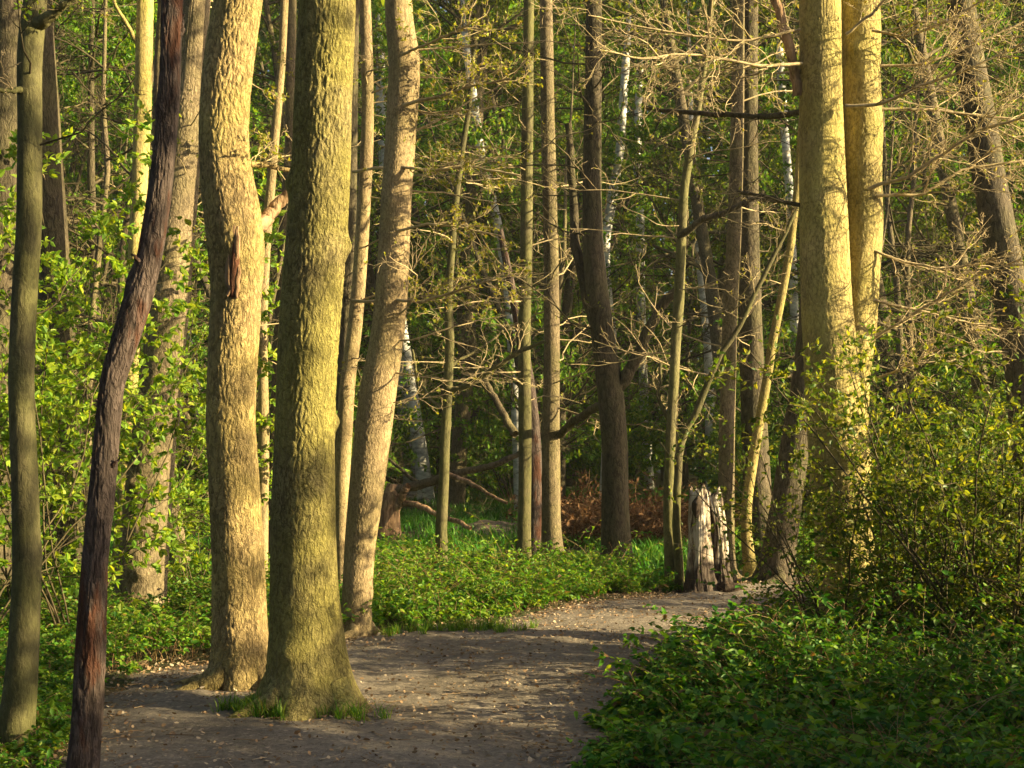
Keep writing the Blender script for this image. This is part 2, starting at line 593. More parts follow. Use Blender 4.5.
vs.look = 'None'
vs.exposure = 1.92
vs.gamma = 1
sc.cycles.max_bounces = 6
sc.cycles.diffuse_bounces = 3
sc.cycles.glossy_bounces = 2
sc.cycles.transmission_bounces = 3
sc.cycles.caustics_reflective = False
sc.cycles.caustics_refractive = False

SX, SY = math.sin(AZ), -math.cos(AZ)      # horizontal direction towards the sun
NX, NY = math.cos(AZ), math.sin(AZ)       # across the light: s = x*NX + y*NY


def sunpos(s, t):
    return np.array([NX * s + SX * t, NY * s + SY * t])


# ------------------------------------------------------------------ ground and path
PATH_L = np.array([(-2.3, -3), (-2.3, 3), (-2.2, 5.5), (-2.15, 7.05), (-2.62, 8.6), (-2.6, 10.2), (-1.5, 11.7), (-0.3, 12.8), (0.7, 14.45), (1.9, 15.9), (3.2, 17.3), (6.0, 18.4), (14, 19.8)])
PATH_R = np.array([(0.0, -3), (0.0, 3), (0.2, 5.5), (0.37, 7.05), (0.5, 8.3), (0.88, 9.7), (1.5, 11.8), (2.25, 13.6), (3.1, 14.9), (4.2, 15.5), (6.0, 16.0), (9.0, 16.5), (14, 17.2)])


def on_path(x, y, grow_by=0.0):
    poly = np.concatenate([PATH_L + np.array([-grow_by, grow_by * .6]), (PATH_R + np.array([grow_by, -grow_by * .6]))[::-1]])
    inside = np.zeros(len(x), bool)
    j = len(poly) - 1
    for i in range(len(poly)):
        xi, yi = poly[i]
        xj, yj = poly[j]
        c = ((yi > y) != (yj > y)) & (x < (xj - xi) * (y - yi) / (yj - yi + 1e-12) + xi)
        inside ^= c
        j = i
    return inside


def build_ground():
    xs = np.concatenate([np.linspace(-90, -16, 20)[:-1], np.linspace(-16, 16, 129), np.linspace(16, 90, 20)[1:]])
    ys = np.concatenate([np.linspace(-40, -4, 10)[:-1], np.linspace(-4, 30, 137), np.linspace(30, 200, 40)[1:]])
    X, Y = np.meshgrid(xs, ys)
    Z = ground_z(X, Y)
    v = np.stack([X, Y, Z], -1).reshape(-1, 3)
    nx, ny = len(xs), len(ys)
    i = np.arange(nx * ny).reshape(ny, nx)
    q = np.stack([i[:-1, :-1], i[:-1, 1:], i[1:, 1:], i[1:, :-1]], -1).reshape(-1, 4)
    o = mk('ground', v, [q], M['ground'])
    tag(o, 'dark woodland soil under the trees and undergrowth', 'ground', kind='structure')


def resample(P, n):
    d = np.concatenate([[0], np.cumsum(np.linalg.norm(np.diff(P, axis=0), axis=1))])
    t = np.linspace(0, d[-1], n)
    return np.stack([np.interp(t, d, P[:, k]) for k in range(P.shape[1])], 1)


WAVES = [(w_, a_, p_) for w_, a_, p_ in zip(np.random.default_rng(8).uniform(0.12, 0.9, 30), np.random.default_rng(9).uniform(0, PI, 30), np.random.default_rng(10).uniform(0, 6, 30))]


def path_z(x, y):
    z = ground_z(x, y) + 0.024
    for wl, an, p_ in WAVES:
        z = z + 0.0026 * wl ** 0.7 * np.sin((x * np.cos(an) + y * np.sin(an)) * 2 * PI / wl + p_ + 0.8 * np.sin(x * 2.1 + y))
    return z


def build_path():
    rng = np.random.default_rng(5)
    n, mcols = 420, 110
    k = np.linspace(0, len(PATH_L) - 1, n)
    ii = np.arange(len(PATH_L))
    Lp = np.stack([np.interp(k, ii, PATH_L[:, c]) for c in (0, 1)], 1)
    Rp = np.stack([np.interp(k, ii, PATH_R[:, c]) for c in (0, 1)], 1)
    for E, s in ((Lp, -1), (Rp, 1)):
        sm = np.stack([np.convolve(np.pad(E[:, c], 6, 'edge'), np.ones(13) / 13, 'valid') for c in (0, 1)], 1)
        E[:] = sm
        e = sum(0.05 / (1 + j * .4) * np.sin(np.arange(n) * (0.2 + 0.23 * j) + rng.uniform(0, 6)) for j in range(7))
        E[:, 0] += e * s
    a = np.linspace(0, 1, mcols)[None, :, None]
    XY = Lp[:, None] * (1 - a) + Rp[:, None] * a
    X, Y = XY[..., 0], XY[..., 1]
    edge = np.minimum(a[..., 0], 1 - a[..., 0]) * 8
    ed = np.clip(edge, 0, 1)
    Z = (ground_z(X, Y) + 0.003) * (1 - ed) + path_z(X, Y) * ed
    v = np.stack([X, Y, Z], -1).reshape(-1, 3)
    i = np.arange(n * mcols).reshape(n, mcols)
    q = np.stack([i[:-1, :-1], i[:-1, 1:], i[1:, 1:], i[1:, :-1]], -1).reshape(-1, 4)
    tag(mk('path', v, [q], M['path']), 'trodden earth path winding through the wood', 'path', kind='structure')


build_ground()
build_path()


# ------------------------------------------------------------------ trunks
def trunk_geo(g, C, R, n=90, S=36, seed=0, lump=0.035, flare=0.0, flare_h=0.2, lobes=5, knots=0, ph=0.0, cap=False, ridge=0.0, rag=0.0, plates=None):
    """swept trunk along centre points C (k,3) with radii R; base first"""
    rng = np.random.default_rng(seed)
    d = np.concatenate([[0], np.cumsum(np.linalg.norm(np.diff(C, axis=0), axis=1))])
    tt = np.linspace(0, 1, n) ** 1.25 * d[-1]
    if plates and d[-1] > 6:
        k5 = int(n * 0.88)
        tt = np.concatenate([np.linspace(0, 5.3, k5, endpoint=False), np.linspace(5.3, d[-1], n - k5)])
    # smooth interpolation: dense linear then box filter
    den = np.linspace(0, d[-1], 600)
    Cd = np.stack([np.interp(den, d, C[:, k]) for k in range(3)], 1)
    Rd = np.interp(den, d, R)
    wlen = 25
    ker = np.hanning(wlen + 2)[1:-1]
    ker /= ker.sum()

    def smooth(a):
        h = wlen // 2
        pad = np.concatenate([2 * a[0] - a[h:0:-1], a, 2 * a[-1] - a[-2:-h - 2:-1]])
        return np.convolve(pad, ker, 'valid')
    Cd = np.stack([smooth(Cd[:, k]) for k in range(3)], 1)
    Rd = np.maximum(smooth(Rd), 0.004)
    Cn = np.stack([np.interp(tt, den, Cd[:, k]) for k in range(3)], 1)
    Rn = np.interp(tt, den, Rd)
    th = np.arange(S) * 2 * PI / S
    T, H = np.meshgrid(th, tt)
    dis = np.zeros_like(T)
    for _ in range(7):
        k = rng.integers(1, 6)
        dis += rng.normal(0, 1) * np.sin(k * T + rng.uniform(0, 6) + H * rng.normal(0, 1.6)) / (k ** 0.6) * np.cos(H * rng.uniform(0.3, 3.5) + rng.uniform(0, 6))
    dis *= lump * 0.6
    for _ in range(knots):
        kh, ka = rng.uniform(0.3, 0.9 * min(d[-1], 5)), rng.uniform(0, 2 * PI)
        da = np.angle(np.exp(1j * (T - ka)))
        dis += rng.uniform(0.08, 0.2) * np.exp(-(da / 0.35) ** 2 - ((H - kh) / 0.06) ** 2)
    if flare:
        lob = 0.55 + 0.45 * np.cos(lobes * T + ph + 0.5 * np.sin(2 * T + seed))
        dis += flare * np.exp(-np.maximum(H - 0.12, 0) / flare_h) * lob
    if plates:
        pw, ph_, pd = plates
        rm = np.maximum(Rn, 0.02)
        nc = max(6, int(round(2 * PI * float(np.interp(min(1.5, d[-1] * 0.5), tt, rm)) / pw)))
        V = H / ph_
        U = T / (2 * PI) * nc
        U = U + 0.30 * np.sin(V * 1.9 + 3 * T + seed) + 0.16 * np.sin(V * 4.3 + 7 * T)
        V = V + 0.35 * np.sin(5 * T + V * 0.7) + 0.22 * np.sin(11 * T + seed + V * 1.3)
        iu, iv = np.floor(U).astype(int), np.floor(V).astype(int)
        mv = int(iv.max()) + 4
        tab = rng.random((nc, mv, 3))
        F1 = np.full(U.shape, 9.0)
        F2 = np.full(U.shape, 9.0)
        cid = np.zeros(U.shape)
        for du in (-1, 0, 1):
            for dv_ in (-1, 0, 1):
                a_, b_ = iu + du, iv + dv_
                t_ = tab[a_ % nc, np.clip(b_ + 1, 0, mv - 1)]
                dd_ = (a_ + t_[..., 0] - U) ** 2 + (b_ + t_[..., 1] - V) ** 2
                nr_ = dd_ < F1
                F2 = np.where(nr_, F1, np.minimum(F2, dd_))
                cid = np.where(nr_, t_[..., 2], cid)
                F1 = np.where(nr_, dd_, F1)
        e_ = np.clip((np.sqrt(F2) - np.sqrt(F1)) / 0.42, 0, 1)
        fur = 1 - e_ * e_ * (3 - 2 * e_)
        soft = 0.55 + 0.45 * np.sin(H * 1.7 + 2 * T + seed) * np.sin(H * 0.6 + T)
        dis += (-pd * fur + pd * 0.35 * (cid - 0.5) + pd * 0.10 * rng.normal(0, 1, T.shape)) * soft / rm[:, None]
    if ridge:
        wob = 0.5 * np.sin(H * 4 + seed) + 0.35 * np.sin(H * 9 + 2 * T)
        dis += ridge * (np.abs(np.sin(3.5 * T + wob)) - 0.6) + 0.5 * ridge * (np.abs(np.sin(8 * T + 2 * wob)) - 0.6) + 0.25 * ridge * rng.normal(0, 1, (1, S))
    rr = Rn[:, None] * (1 + dis)
    tan = np.gradient(Cn, axis=0)
    tan = norm(tan)
    u = norm(np.cross(np.array([[0, 1.0, 0]]), tan))
    w_ = np.cross(tan, u)
    v = Cn[:, None] + rr[..., None] * (u[:, None] * np.cos(T)[..., None] + w_[:, None] * np.sin(T)[..., None])
    if rag:
        k_ = np.clip((H / d[-1] - 0.7) / 0.3, 0, 1)
        v[..., 2] += rag * k_ * (np.sin(2 * T + seed) + 0.6 * np.sin(5 * T + 2 * seed) + 0.4 * rng.normal(0, 1, (1, S)))
    i = np.arange(n * S).reshape(n, S)
    nx = np.roll(i, -1, 1)
    q = np.stack([i[:-1], nx[:-1], nx[1:], i[1:]], -1).reshape(-1, 4)
    g.add(v.reshape(-1, 3), q)
    if cap:
        c0 = g.n
        top = v[-1]
        g.add(np.concatenate([top, top.mean(0, keepdims=True)]), None, np.stack([np.arange(S), (np.arange(S) + 1) % S, np.full(S, S)], 1))
    return Cn, Rn


def px_line(line, D, D1=None):
    """photo pixels (x, y, half width) -> world centres and radii at distance D (to D1 at the top)"""
    C, R = [], []
    n = len(line)
    for i, (x, y, h) in enumerate(line):
        d = D + ((D1 - D) * i / (n - 1) if D1 is not None else 0)
        C.append(at(x, y, d))
        R.append(h * scale_at(d))
    return np.array(C), np.array(R)


TW = [dict(P=8, wig=0.24, up=0.02, wz=0.6, n=5, t=(0.2, 1.0), ang=0.8, flat=0.35, lr=(0.3, 0.6), rr=0.6, taper=0.35),
      dict(P=6, wig=0.3, up=0.03, wz=0.7, n=3, t=(0.25, 1.0), ang=0.8, flat=0.4, lr=(0.3, 0.65), rr=0.7, taper=0.45),
      dict(P=5, wig=0.32, up=0.05, wz=0.8, taper=0.6, rmin=0.0021)]


def crown_parts(root, rng, S0, D0, L0, R0, specs, mat, leaf=None, lk=1, lsize=(0.02, 0.045), origin=None, sides=(7, 5, 4, 3), lt0=0.3, name='crown', clump=1, fine=False):
    out = grow(rng, S0, D0, L0, R0, specs)
    g = Geo()
    for k, (p, r) in enumerate(out):
        tubes(g, p, r, sides[min(k, len(sides) - 1)])
    o = g.build(name, mat, root, origin=origin)
    if leaf is not None and lk > 0:
        pts = out[-1][0]
        if lk < 1:
            pts = pts[rng.random(len(pts)) < lk]
            kk = 1
        else:
            kk = int(lk)
        p, t = along(rng, pts, kk, lt0, 1.0)
        if clump > 1:
            p = np.repeat(p, clump, 0)
            t = np.repeat(t, clump, 0)
        ax = norm(t + rng.normal(size=p.shape) * 0.7)
        lg = Geo()
        leaves(lg, rng, p, ax, rng.uniform(*lsize, len(p)), upb=0.8, fine=fine)
        lg.build('foliage', leaf, o, origin=None if origin is None else origin)
    return o, out


def extend(C, R, H, rng, rtop=0.03, steps=6):
    """carry a trunk on above the picture up to height H"""
    C, R = list(C), list(R)
    d = norm((C[-1] - C[-3])[None])[0]
    z0 = C[-1][2]
    r0 = R[-1]
    for k in range(1, steps + 1):
        f = k / steps
        st = (H - z0) / steps
        d = norm((d * 0.8 + np.array([0, 0, 0.3]) + rng.normal(0, 0.04, 3))[None])[0]
        C.append(C[-1] + d * st)
        R.append(r0 * (1 - f) + rtop * f)
    return np.array(C), np.array(R)


TREES = {}


def traced_tree(name, label, line, D, mat, H=11.0, seed=1, S=36, n=120, flare=0.3, flare_h=0.15, lobes=5, lump=0.035, knots=3, cat='tree', group=None,
                crown=True, twigmat='twig', leaf='bud', D1=None, ph=0.0, low=0, low_z=(1.2, 5), low_len=(0.5, 1.3), low_dir=None, low_leaf=0.5, cap=False, crown_n=9, sink=0.15, plates=None):
    rng = np.random.default_rng(seed)
    C, R = px_line(line, D, D1)
    base = np.array([C[0][0], D, float(ground_z(C[0][0], D))])
    C0 = C[0].copy()
    C0[2] = base[2] - sink
    if C[0][2] - C0[2] > 0.02:
        C = np.concatenate([[C0], C])
        R = np.concatenate([[R[0]], R])
    else:
        C[0] = C0
    zvis = C[-1][2]
    if H and H > zvis + 1:
        C, R = extend(C, R, H, rng)
    root = empty(name, base, label, cat, group)
    g = Geo()
    Cn, Rn = trunk_geo(g, C, R, n=n, S=S, seed=seed, lump=lump, flare=flare, flare_h=flare_h, lobes=lobes, knots=knots, ph=ph, cap=cap, plates=plates)
    tr = g.build('trunk', M[mat], root, origin=base)
    if crown and H and H > zvis + 1:
        m = crown_n
        zz = rng.uniform(max(zvis + 0.3, 0.42 * H), H * 0.97, m)
        S0 = np.stack([np.interp(zz, Cn[:, 2], Cn[:, k]) for k in range(3)], 1)
        a = rng.uniform(0, 2 * PI, m)
        D0 = np.stack([np.cos(a), np.sin(a), rng.uniform(0.3, 0.9, m)], 1)
        L0 = rng.uniform(1.5, 3.4, m) * (1.15 - 0.5 * zz / H)
        R0 = np.interp(zz, Cn[:, 2], Rn) * 0.4
        sp = [dict(P=8, wig=0.14, up=0.05, n=7, t=(0.25, 1), ang=0.75, flat=0.8, lr=(0.3, 0.6), rr=0.55, taper=0.3),
              dict(P=6, wig=0.2, up=0.03, n=6, t=(0.2, 1), ang=0.8, flat=0.7, lr=(0.3, 0.6), rr=0.6),
              dict(P=5, wig=0.25, rmin=0.003)]
        crown_parts(root, rng, S0, D0, L0, R0, sp, M[twigmat], M[leaf], 2, (0.04, 0.08), origin=base)
    if low:
        zz = rng.uniform(low_z[0], low_z[1], low)
        S0 = np.stack([np.interp(zz, Cn[:, 2], Cn[:, k]) for k in range(3)], 1)
        if low_dir is None:
            a = rng.uniform(0, 2 * PI, low)
        else:
            a = rng.normal(low_dir[0], low_dir[1], low)
        D0 = np.stack([np.cos(a), np.sin(a), rng.normal(0.12, 0.22, low)], 1)
        rr = np.interp(zz, Cn[:, 2], Rn)
        S0 = S0 + norm(D0 * np.array([1, 1, 0])) * (rr * 0.8)[:, None]
        L0 = rng.uniform(low_len[0], low_len[1], low)
        R0 = 0.005 * L0 + 0.003
        crown_parts(root, rng, S0, D0, L0, R0, TW, M[twigmat], M[leaf], low_leaf, (0.018, 0.04), origin=base, sides=(6, 4, 3), name='crown', clump=3)
    TREES[name] = (root, base, Cn, Rn)
    return root, base, Cn, Rn


def limb(root, base, pts, D, D1, mat, twigs=6, tl=0.5, leaf='bud', lk=0.5, seed=0, name='limb', S=10, clump=3, twigmat='twig', tdown=0.0, up=0.03):
    """a traced limb (photo pixels) with its twigs as a part of a tree"""
    rng = np.random.default_rng(seed)
    C, R = px_line(pts, D, D1)
    if mat == 'twig':
        R = R * 0.6
    n = 26
    Cd = resample(np.concatenate([C, R[:, None]], 1), n)
    P, Rr = Cd[:, :3], Cd[:, 3]
    P = P + np.cumsum(rng.normal(0, 1, P.shape), 0) * (0.10 * Rr + 0.0016)[:, None]
    Rr = Rr * 0.85 * (1 + 0.05 * rng.normal(size=n))
    g = Geo()
    tubes(g, P[None], Rr[None], S)
    o = g.build(name, M[mat], root, origin=base)
    if twigs:
        twigs = max(6, int(twigs * (2.0 if mat == 'twig' else 1.3)))
        t = rng.uniform(0.12, 1, twigs) * (n - 1)
        i0 = np.minimum(t.astype(int), n - 2)
        tan = norm(P[i0 + 1] - P[i0])
        rv = rng.normal(size=(twigs, 3)) * np.array([1, 1, 0.6])
        perp = norm(rv - tan * np.sum(rv * tan, -1, keepdims=True))
        D0 = norm(tan * 0.7 + perp * 0.75)
        L0 = rng.uniform(0.5, 1.2, twigs) * tl
        R0 = np.minimum(Rr[i0] * 0.5, 0.002 + 0.005 * L0)
        R0 = np.maximum(R0, 0.0025)
        crown_parts(o, rng, P[i0], D0, L0, R0, TW, M[twigmat], M[leaf] if leaf else None, lk, (0.018, 0.04), origin=base, sides=(6, 4, 3), name='twig_spray', clump=clump)
    return o


# ---- left group, from the photograph's left edge
R1 = traced_tree('slim_tree', 'slim greenish trunk at the left edge of the picture, forking near the top', [(12, 757, 20), (20, 700, 16.5), (24, 640, 15), (27, 570, 14), (25, 480, 13), (21, 384, 12.5), (24, 300, 12.5), (29, 230, 12.5), (30, 115, 12), (29, 60, 12.5), (33, 22, 13), (38, -20, 10), (36, -80, 9)],
                 7.35, 'green_bark', seed=11, flare=0.15, low=3, low_z=(2.0, 4.2), low_len=(0.5, 1.0), low_dir=(0.2, 0.8), low_leaf=0.6, leaf='spring', twigmat='dark_twig')
limb(R1[0], R1[1], [(36, 28, 9), (48, 14, 7), (66, 6, 5), (90, -14, 4)], 7.35, 7.2, 'green_bark', 3, 0.4, 'spring', 0.5, 3, twigmat='dark_twig')
limb(R1[0], R1[1], [(24, 92, 4.5), (12, 90, 3), (-10, 88, 2.5)], 7.35, 7.1, 'green_bark', 1, 0.3, None, 0, 4)
R2 = traced_tree('dead_tree', 'dark purplish dead trunk bending to the right, bare of leaves, closest to the camera', [(80, 800, 17), (82, 768, 16), (87, 720, 15), (90, 660, 15), (93, 600, 13.5), (95, 560, 12.5), (101, 500, 13), (106, 440, 12.5), (111, 384, 12.5), (123, 345, 14), (136, 305, 14.5), (145, 275, 13.5), (152, 245, 12.5), (159, 200, 12), (165, 150, 11), (169, 100, 11), (171, 50, 10.5), (172, 0, 11), (174, -60, 10)],
                 6.4, 'dead_bark', H=6.5, seed=12, flare=0.1, crown=False, knots=14, lump=0.09, n=560, S=90, plates=(0.022, 0.16, 0.006))
limb(R2[0], R2[1], [(146, 268, 4), (136, 258, 2.5), (130, 252, 1)], 6.4, 6.3, 'dead_bark', 0, seed=4, name='stub')
limb(R2[0], R2[1], [(104, 470, 3.5), (118, 462, 2.5), (124, 455, 1)], 6.4, 6.35, 'dead_bark', 0, seed=5, name='stub')
limb(R2[0], R2[1], [(172, 40, 4), (182, 30, 2.5), (186, 14, 1.5)], 6.4, 6.4, 'dead_bark', 0, seed=3, name='stub')
R3 = traced_tree('pale_yellow_tree', 'thin yellow sunlit trunk seen just left of the dark bent dead trunk', [(118, 585, 9), (122, 540, 8), (128, 420, 8), (134, 300, 8), (139, 200, 8), (143, 100, 8.5), (145, 0, 8.5), (147, -60, 8)],
                 16.5, 'yellow_bark', seed=13, flare=0.25, H=12)
limb(R3[0], R3[1], [(141, 52, 4), (131, 28, 2.5), (118, 2, 2), (112, -20, 2)], 16.5, 16.2, 'yellow_bark', 2, 0.6, 'bud', 0.5, 5)
R4 = traced_tree('broad_gray_tree', 'broad grey brown trunk rising from the low green brambles behind the dead trunk', [(138, 618, 28), (140, 600, 25), (142, 570, 25.5), (149, 484, 23.5), (155, 430, 22), (161, 384, 21), (170, 300, 20), (177, 220, 18.5), (185, 150, 17), (190, 80, 15.5), (196, 0, 14.5), (199, -60, 14)],
                 13.6, 'ash_bark', seed=14, flare=0.25, knots=6, n=520, S=130, plates=(0.035, 0.075, 0.007), H=13, low=4, low_z=(2.5, 5.5), low_len=(0.6, 1.2), low_leaf=0.5)
R5 = traced_tree('scarred_oak', 'tan furrowed oak trunk with a split scar, directly left of the thick mossy oak', [(243, 694, 34), (242, 660, 28.5), (240, 620, 27), (238, 560, 26), (234, 480, 25), (231, 420, 24.5), (234, 350, 25), (237, 285, 25.5), (236, 250, 29), (232, 215, 29), (225, 175, 26), (223, 140, 25), (225, 100, 25), (231, 50, 25.5), (239, 0, 24), (246, -60, 23)],
                 9.45, 'oak_tan', seed=15, flare=0.35, flare_h=0.13, knots=5, n=800, S=190, plates=(0.028, 0.12, 0.009), H=12, lump=0.05, ph=2.0, low=3, low_z=(2.2, 4.2), low_len=(0.3, 0.8), low_leaf=0.7)
limb(R5[0], R5[1], [(250, 225, 11), (262, 218, 8.5), (272, 210, 7.5), (284, 200, 7), (300, 190, 6)], 9.4, 9.65, 'deadwood', 0, seed=6, name='limb_stub')
limb(R5[0], R5[1], [(222, 165, 5), (240, 160, 4), (262, 164, 3.5), (296, 170, 2.5)], 9.3, 9.6, 'oak_tan', 4, 0.35, 'bud', 0.8, seed=16)


def scar():
    # torn strip of bare wood on the oak
    g = Geo()
    rng = np.random.default_rng(3)
    for k, (x, y0, y1, h) in enumerate(((238, 226, 268, 3.2), (230, 252, 296, 2.6), (238, 262, 298, 2.2), (234, 222, 240, 2.6))):
        line = [(x + rng.normal(0, 0.8) + (y - y0) * -0.05, y, h * (0.3 + 0.9 * math.sin(PI * (0.1 + 0.8 * (y - y0) / (y1 - y0))))) for y in np.linspace(y1, y0, 8)]
        C, R = px_line(line, 9.45 - 0.172)
        trunk_geo(g, C, R, n=26, S=10, seed=k + 40, lump=0.25, ridge=0.2)
    g2 = Geo()
    C, R = px_line([(232, 300, 1), (233, 287, 4.6), (235, 265, 5.2), (236, 245, 4.0), (237, 228, 1)], 9.45 - 0.163)
    trunk_geo(g2, C, R, n=30, S=12, seed=46, lump=0.2, ridge=0.2)
    tag(g2.build('hollow', M['red_cleft_shade'], R5[0], origin=R5[1]), 'dark reddish cleft in the bark')  # raised strip: reddish wood, with the cleft's shade put into its dark colour
    o = g.build('bark_scar', M['deadwood'], R5[0], origin=R5[1])
    tag(o, 'torn scar of bare reddish wood')


scar()
R6 = traced_tree('mossy_oak', 'thick mossy yellow green oak trunk with flared roots at the path edge', [(309, 712, 52), (308, 690, 44), (307, 664, 40), (306, 634, 36.5), (304, 584, 33.5), (303, 484, 32), (304, 420, 30.5), (308, 350, 30.5), (315, 250, 30), (322, 150, 29.5), (325, 60, 29), (327, 0, 28.5), (329, -60, 27)],
                 8.62, 'oak', seed=16, flare=0.45, flare_h=0.12, lobes=4, knots=4, n=820, S=200, plates=(0.028, 0.11, 0.009), H=13, lump=0.04, ph=0.6)


def roots():
    for k, pts in enumerate(([(322, 690, 17), (345, 697, 12), (362, 707, 8), (374, 713, 3)], [(300, 695, 14), (288, 706, 10), (272, 712, 4)], [(262, 700, 9), (244, 706, 5), (220, 712, 3)])):
        C, R = px_line(pts, 8.5, 8.25)
        for i in range(len(C)):
            C[i][2] = float(ground_z(C[i][0], C[i][1])) + R[i] * (0.6 - 0.3 * i)
        g = Geo()
        trunk_geo(g, C, R, n=40, S=14, seed=60 + k, lump=0.1)
        g.build('root', M['oak'], R6[0], origin=R6[1])


roots()
R7 = traced_tree('slender_pale_tree', 'slender pale sunlit trunk between the mossy oak and the smooth leaning trunk', [(341, 622, 8), (342, 580, 6.5), (342, 484, 7.5), (346, 400, 8), (349, 370, 7.5), (354, 335, 7.5), (359, 285, 7), (363, 220, 7), (367, 150, 6.5), (368, 100, 6), (365, 0, 6), (364, -50, 5.5)],
                 13.2, 'smooth_tan', seed=17, flare=0.2, H=9, low=11, low_z=(1.8, 5.2), low_len=(0.5, 1.3), low_dir=(-0.3, 0.7), low_leaf=0.5)
R8 = traced_tree('smooth_leaning_tree', 'smooth tan trunk leaning right, brightly lit, right of the mossy oak', [(355, 640, 18), (356, 610, 14.5), (360, 545, 15.5), (367, 484, 17.5), (373, 434, 18.5), (379, 384, 18.5), (387, 340, 17), (392, 290, 16.5), (396, 200, 15.5), (400, 150, 15.5), (403, 100, 16), (405, 60, 16), (399, 20, 14), (398, -20, 13.5), (399, -80, 13)],
                 12.0, 'smooth_tan', seed=18, flare=0.15, knots=4, n=640, S=150, plates=(0.024, 0.055, 0.0045), H=12, low=12, low_z=(2.0, 5.3), low_len=(0.7, 1.6), low_dir=(0.0, 0.6), low_leaf=0.4)
for k, pts in enumerate(([(398, 108, 4), (440, 96, 3.2), (475, 86, 2.6), (510, 78, 2)], [(396, 165, 3.5), (430, 172, 3), (470, 166, 2.5), (520, 176, 1.8)], [(392, 300, 3.5), (420, 302, 3), (455, 292, 2.5), (500, 280, 1.6)],
                         [(394, 232, 3), (430, 224, 2.5), (470, 228, 2), (500, 236, 1.4)], [(400, 55, 3), (430, 40, 2.6), (470, 20, 2)])):
    limb(R8[0], R8[1], pts, 11.9, 11.5, 'twig', 8, 0.45, 'bud', 0.9, seed=80 + k)
for k, pts in enumerate(([(352, 172, 3), (380, 168, 2.6), (415, 176, 2), (440, 170, 1.4)], [(352, 300, 3.5), (385, 302, 3), (420, 298, 2), (450, 296, 1.4)], [(352, 100, 3), (335, 85, 2.5), (310, 70, 2)])):
    limb(R7[0], R7[1], pts, 13.1, 12.4, 'twig', 7, 0.4, 'bud', 0.9, seed=90 + k)

traced_tree('lit_background_stem', 'thin sunlit stem in the gap left of the mossy oak, left of the dim stem', [(262, 560, 6), (264, 430, 5.5), (262, 330, 5), (266, 240, 5), (274, 150, 4.5), (282, 60, 4), (286, -30, 4)], 15.2, 'smooth_tan', seed=21, H=10, n=80, S=20, low=5, low_leaf=0.5)
traced_tree('dim_background_stem', 'dim brown stem in the gap left of the mossy oak, right of the lit stem', [(272, 560, 7), (276, 430, 6.5), (280, 330, 6), (284, 240, 6), (290, 150, 5), (291, 60, 5), (292, -30, 5)], 18.5, 'gray_bark', seed=22, H=11, n=80, S=20)
traced_tree('dark_background_trunk', 'dark trunk hidden behind the slender pale trunk and the mossy oak', [(340, 570, 9), (341, 480, 8), (343, 420, 7.5), (346, 330, 7), (350, 230, 6.5), (352, 100, 6), (354, -30, 6)], 20.0, 'dark_bark', seed=23, H=12, n=80, S=20)
traced_tree('leaning_sapling', 'short dim trunk leaning left in the grass behind the broad grey trunk', [(182, 578, 12), (176, 540, 9.5), (170, 500, 9), (166, 440, 8), (160, 330, 7.5), (158, 200, 7), (160, 60, 6)], 17.2, 'gray_bark', seed=24, H=10, n=90, S=24)
traced_tree('crooked_sapling', 'thin crooked stem leaning left over the dark gap beside the scarred oak', [(207, 510, 7), (203, 480, 6), (195, 450, 5), (186, 420, 5), (178, 395, 4.5), (168, 350, 4), (150, 280, 3.5)], 30, 'gray_bark', seed=25, H=8, n=80, S=18)
R20 = traced_tree('brown_shaded_tree', 'shaded brown trunk standing in undergrowth between the slim trunk and the dead trunk', [(64, 584, 23), (64, 540, 19.5), (62, 480, 19), (60, 420, 18), (58, 340, 17), (52, 240, 16), (46, 140, 15), (40, 40, 14), (38, -40, 13)], 16.9, 'dark_bark', seed=26, H=14, n=120, low=4, low_len=(0.7, 1.4))
R20b = traced_tree('far_left_dark_tree', 'dark trunk cut by the top left corner of the picture', [(-14, 600, 24), (-10, 480, 20), (-4, 320, 19), (4, 180, 18), (9, 60, 16), (10, -40, 15)], 14.5, 'dark_bark', seed=27, H=14, n=100)

# ---- middle group
R9 = traced_tree('forked_sapling', 'slender forked sapling standing alone in the green undergrowth right of the leaning trunk', [(444, 590, 7), (442, 560, 5.8), (441, 530, 6), (444, 480, 5), (445, 440, 5), (448, 390, 4.6), (450, 340, 4.5), (448, 300, 4), (451, 260, 3.6), (456, 200, 3.4), (462, 150, 3), (469, 110, 2.6), (474, 50, 2)],
                 16.7, 'green_bark', seed=31, H=7, n=120, S=24, flare=0.15, low=9, low_z=(2.4, 6), low_len=(0.5, 1.4), low_leaf=0.4)
limb(R9[0], R9[1], [(449, 391, 4), (464, 384, 3.6), (482, 374, 3.4), (500, 362, 3), (516, 351, 2.8), (545, 340, 2)], 16.7, 16.2, 'green_bark', 8, 0.7, None, 0, 32)
limb(R9[0], R9[1], [(448, 372, 3), (458, 360, 2), (476, 350, 1.6), (496, 338, 1.2)], 16.7, 16.9, 'green_bark', 6, 0.6, None, 0, 33, twigmat='dark_twig')
limb(R9[0], R9[1], [(442, 410, 2.5), (428, 398, 2), (418, 380, 2), (412, 350, 1.5)], 16.7, 17, 'green_bark', 4, 0.6, None, 0, 34, twigmat='dark_twig')
R10 = traced_tree('straight_narrow_tree', 'narrow straight greenish trunk, left one of the pair in the middle of the wood', [(523, 566, 8), (524, 545, 6.8), (525, 480, 6.6), (525, 400, 6.5), (524, 330, 6.3), (526, 250, 6.2), (527, 150, 6), (528, 70, 5.6), (529, -20, 5)], 19.6, 'green_bark', seed=35, H=12, n=100, S=24, low=16, low_z=(2.2, 7), low_len=(0.8, 2.2), low_leaf=0.3)
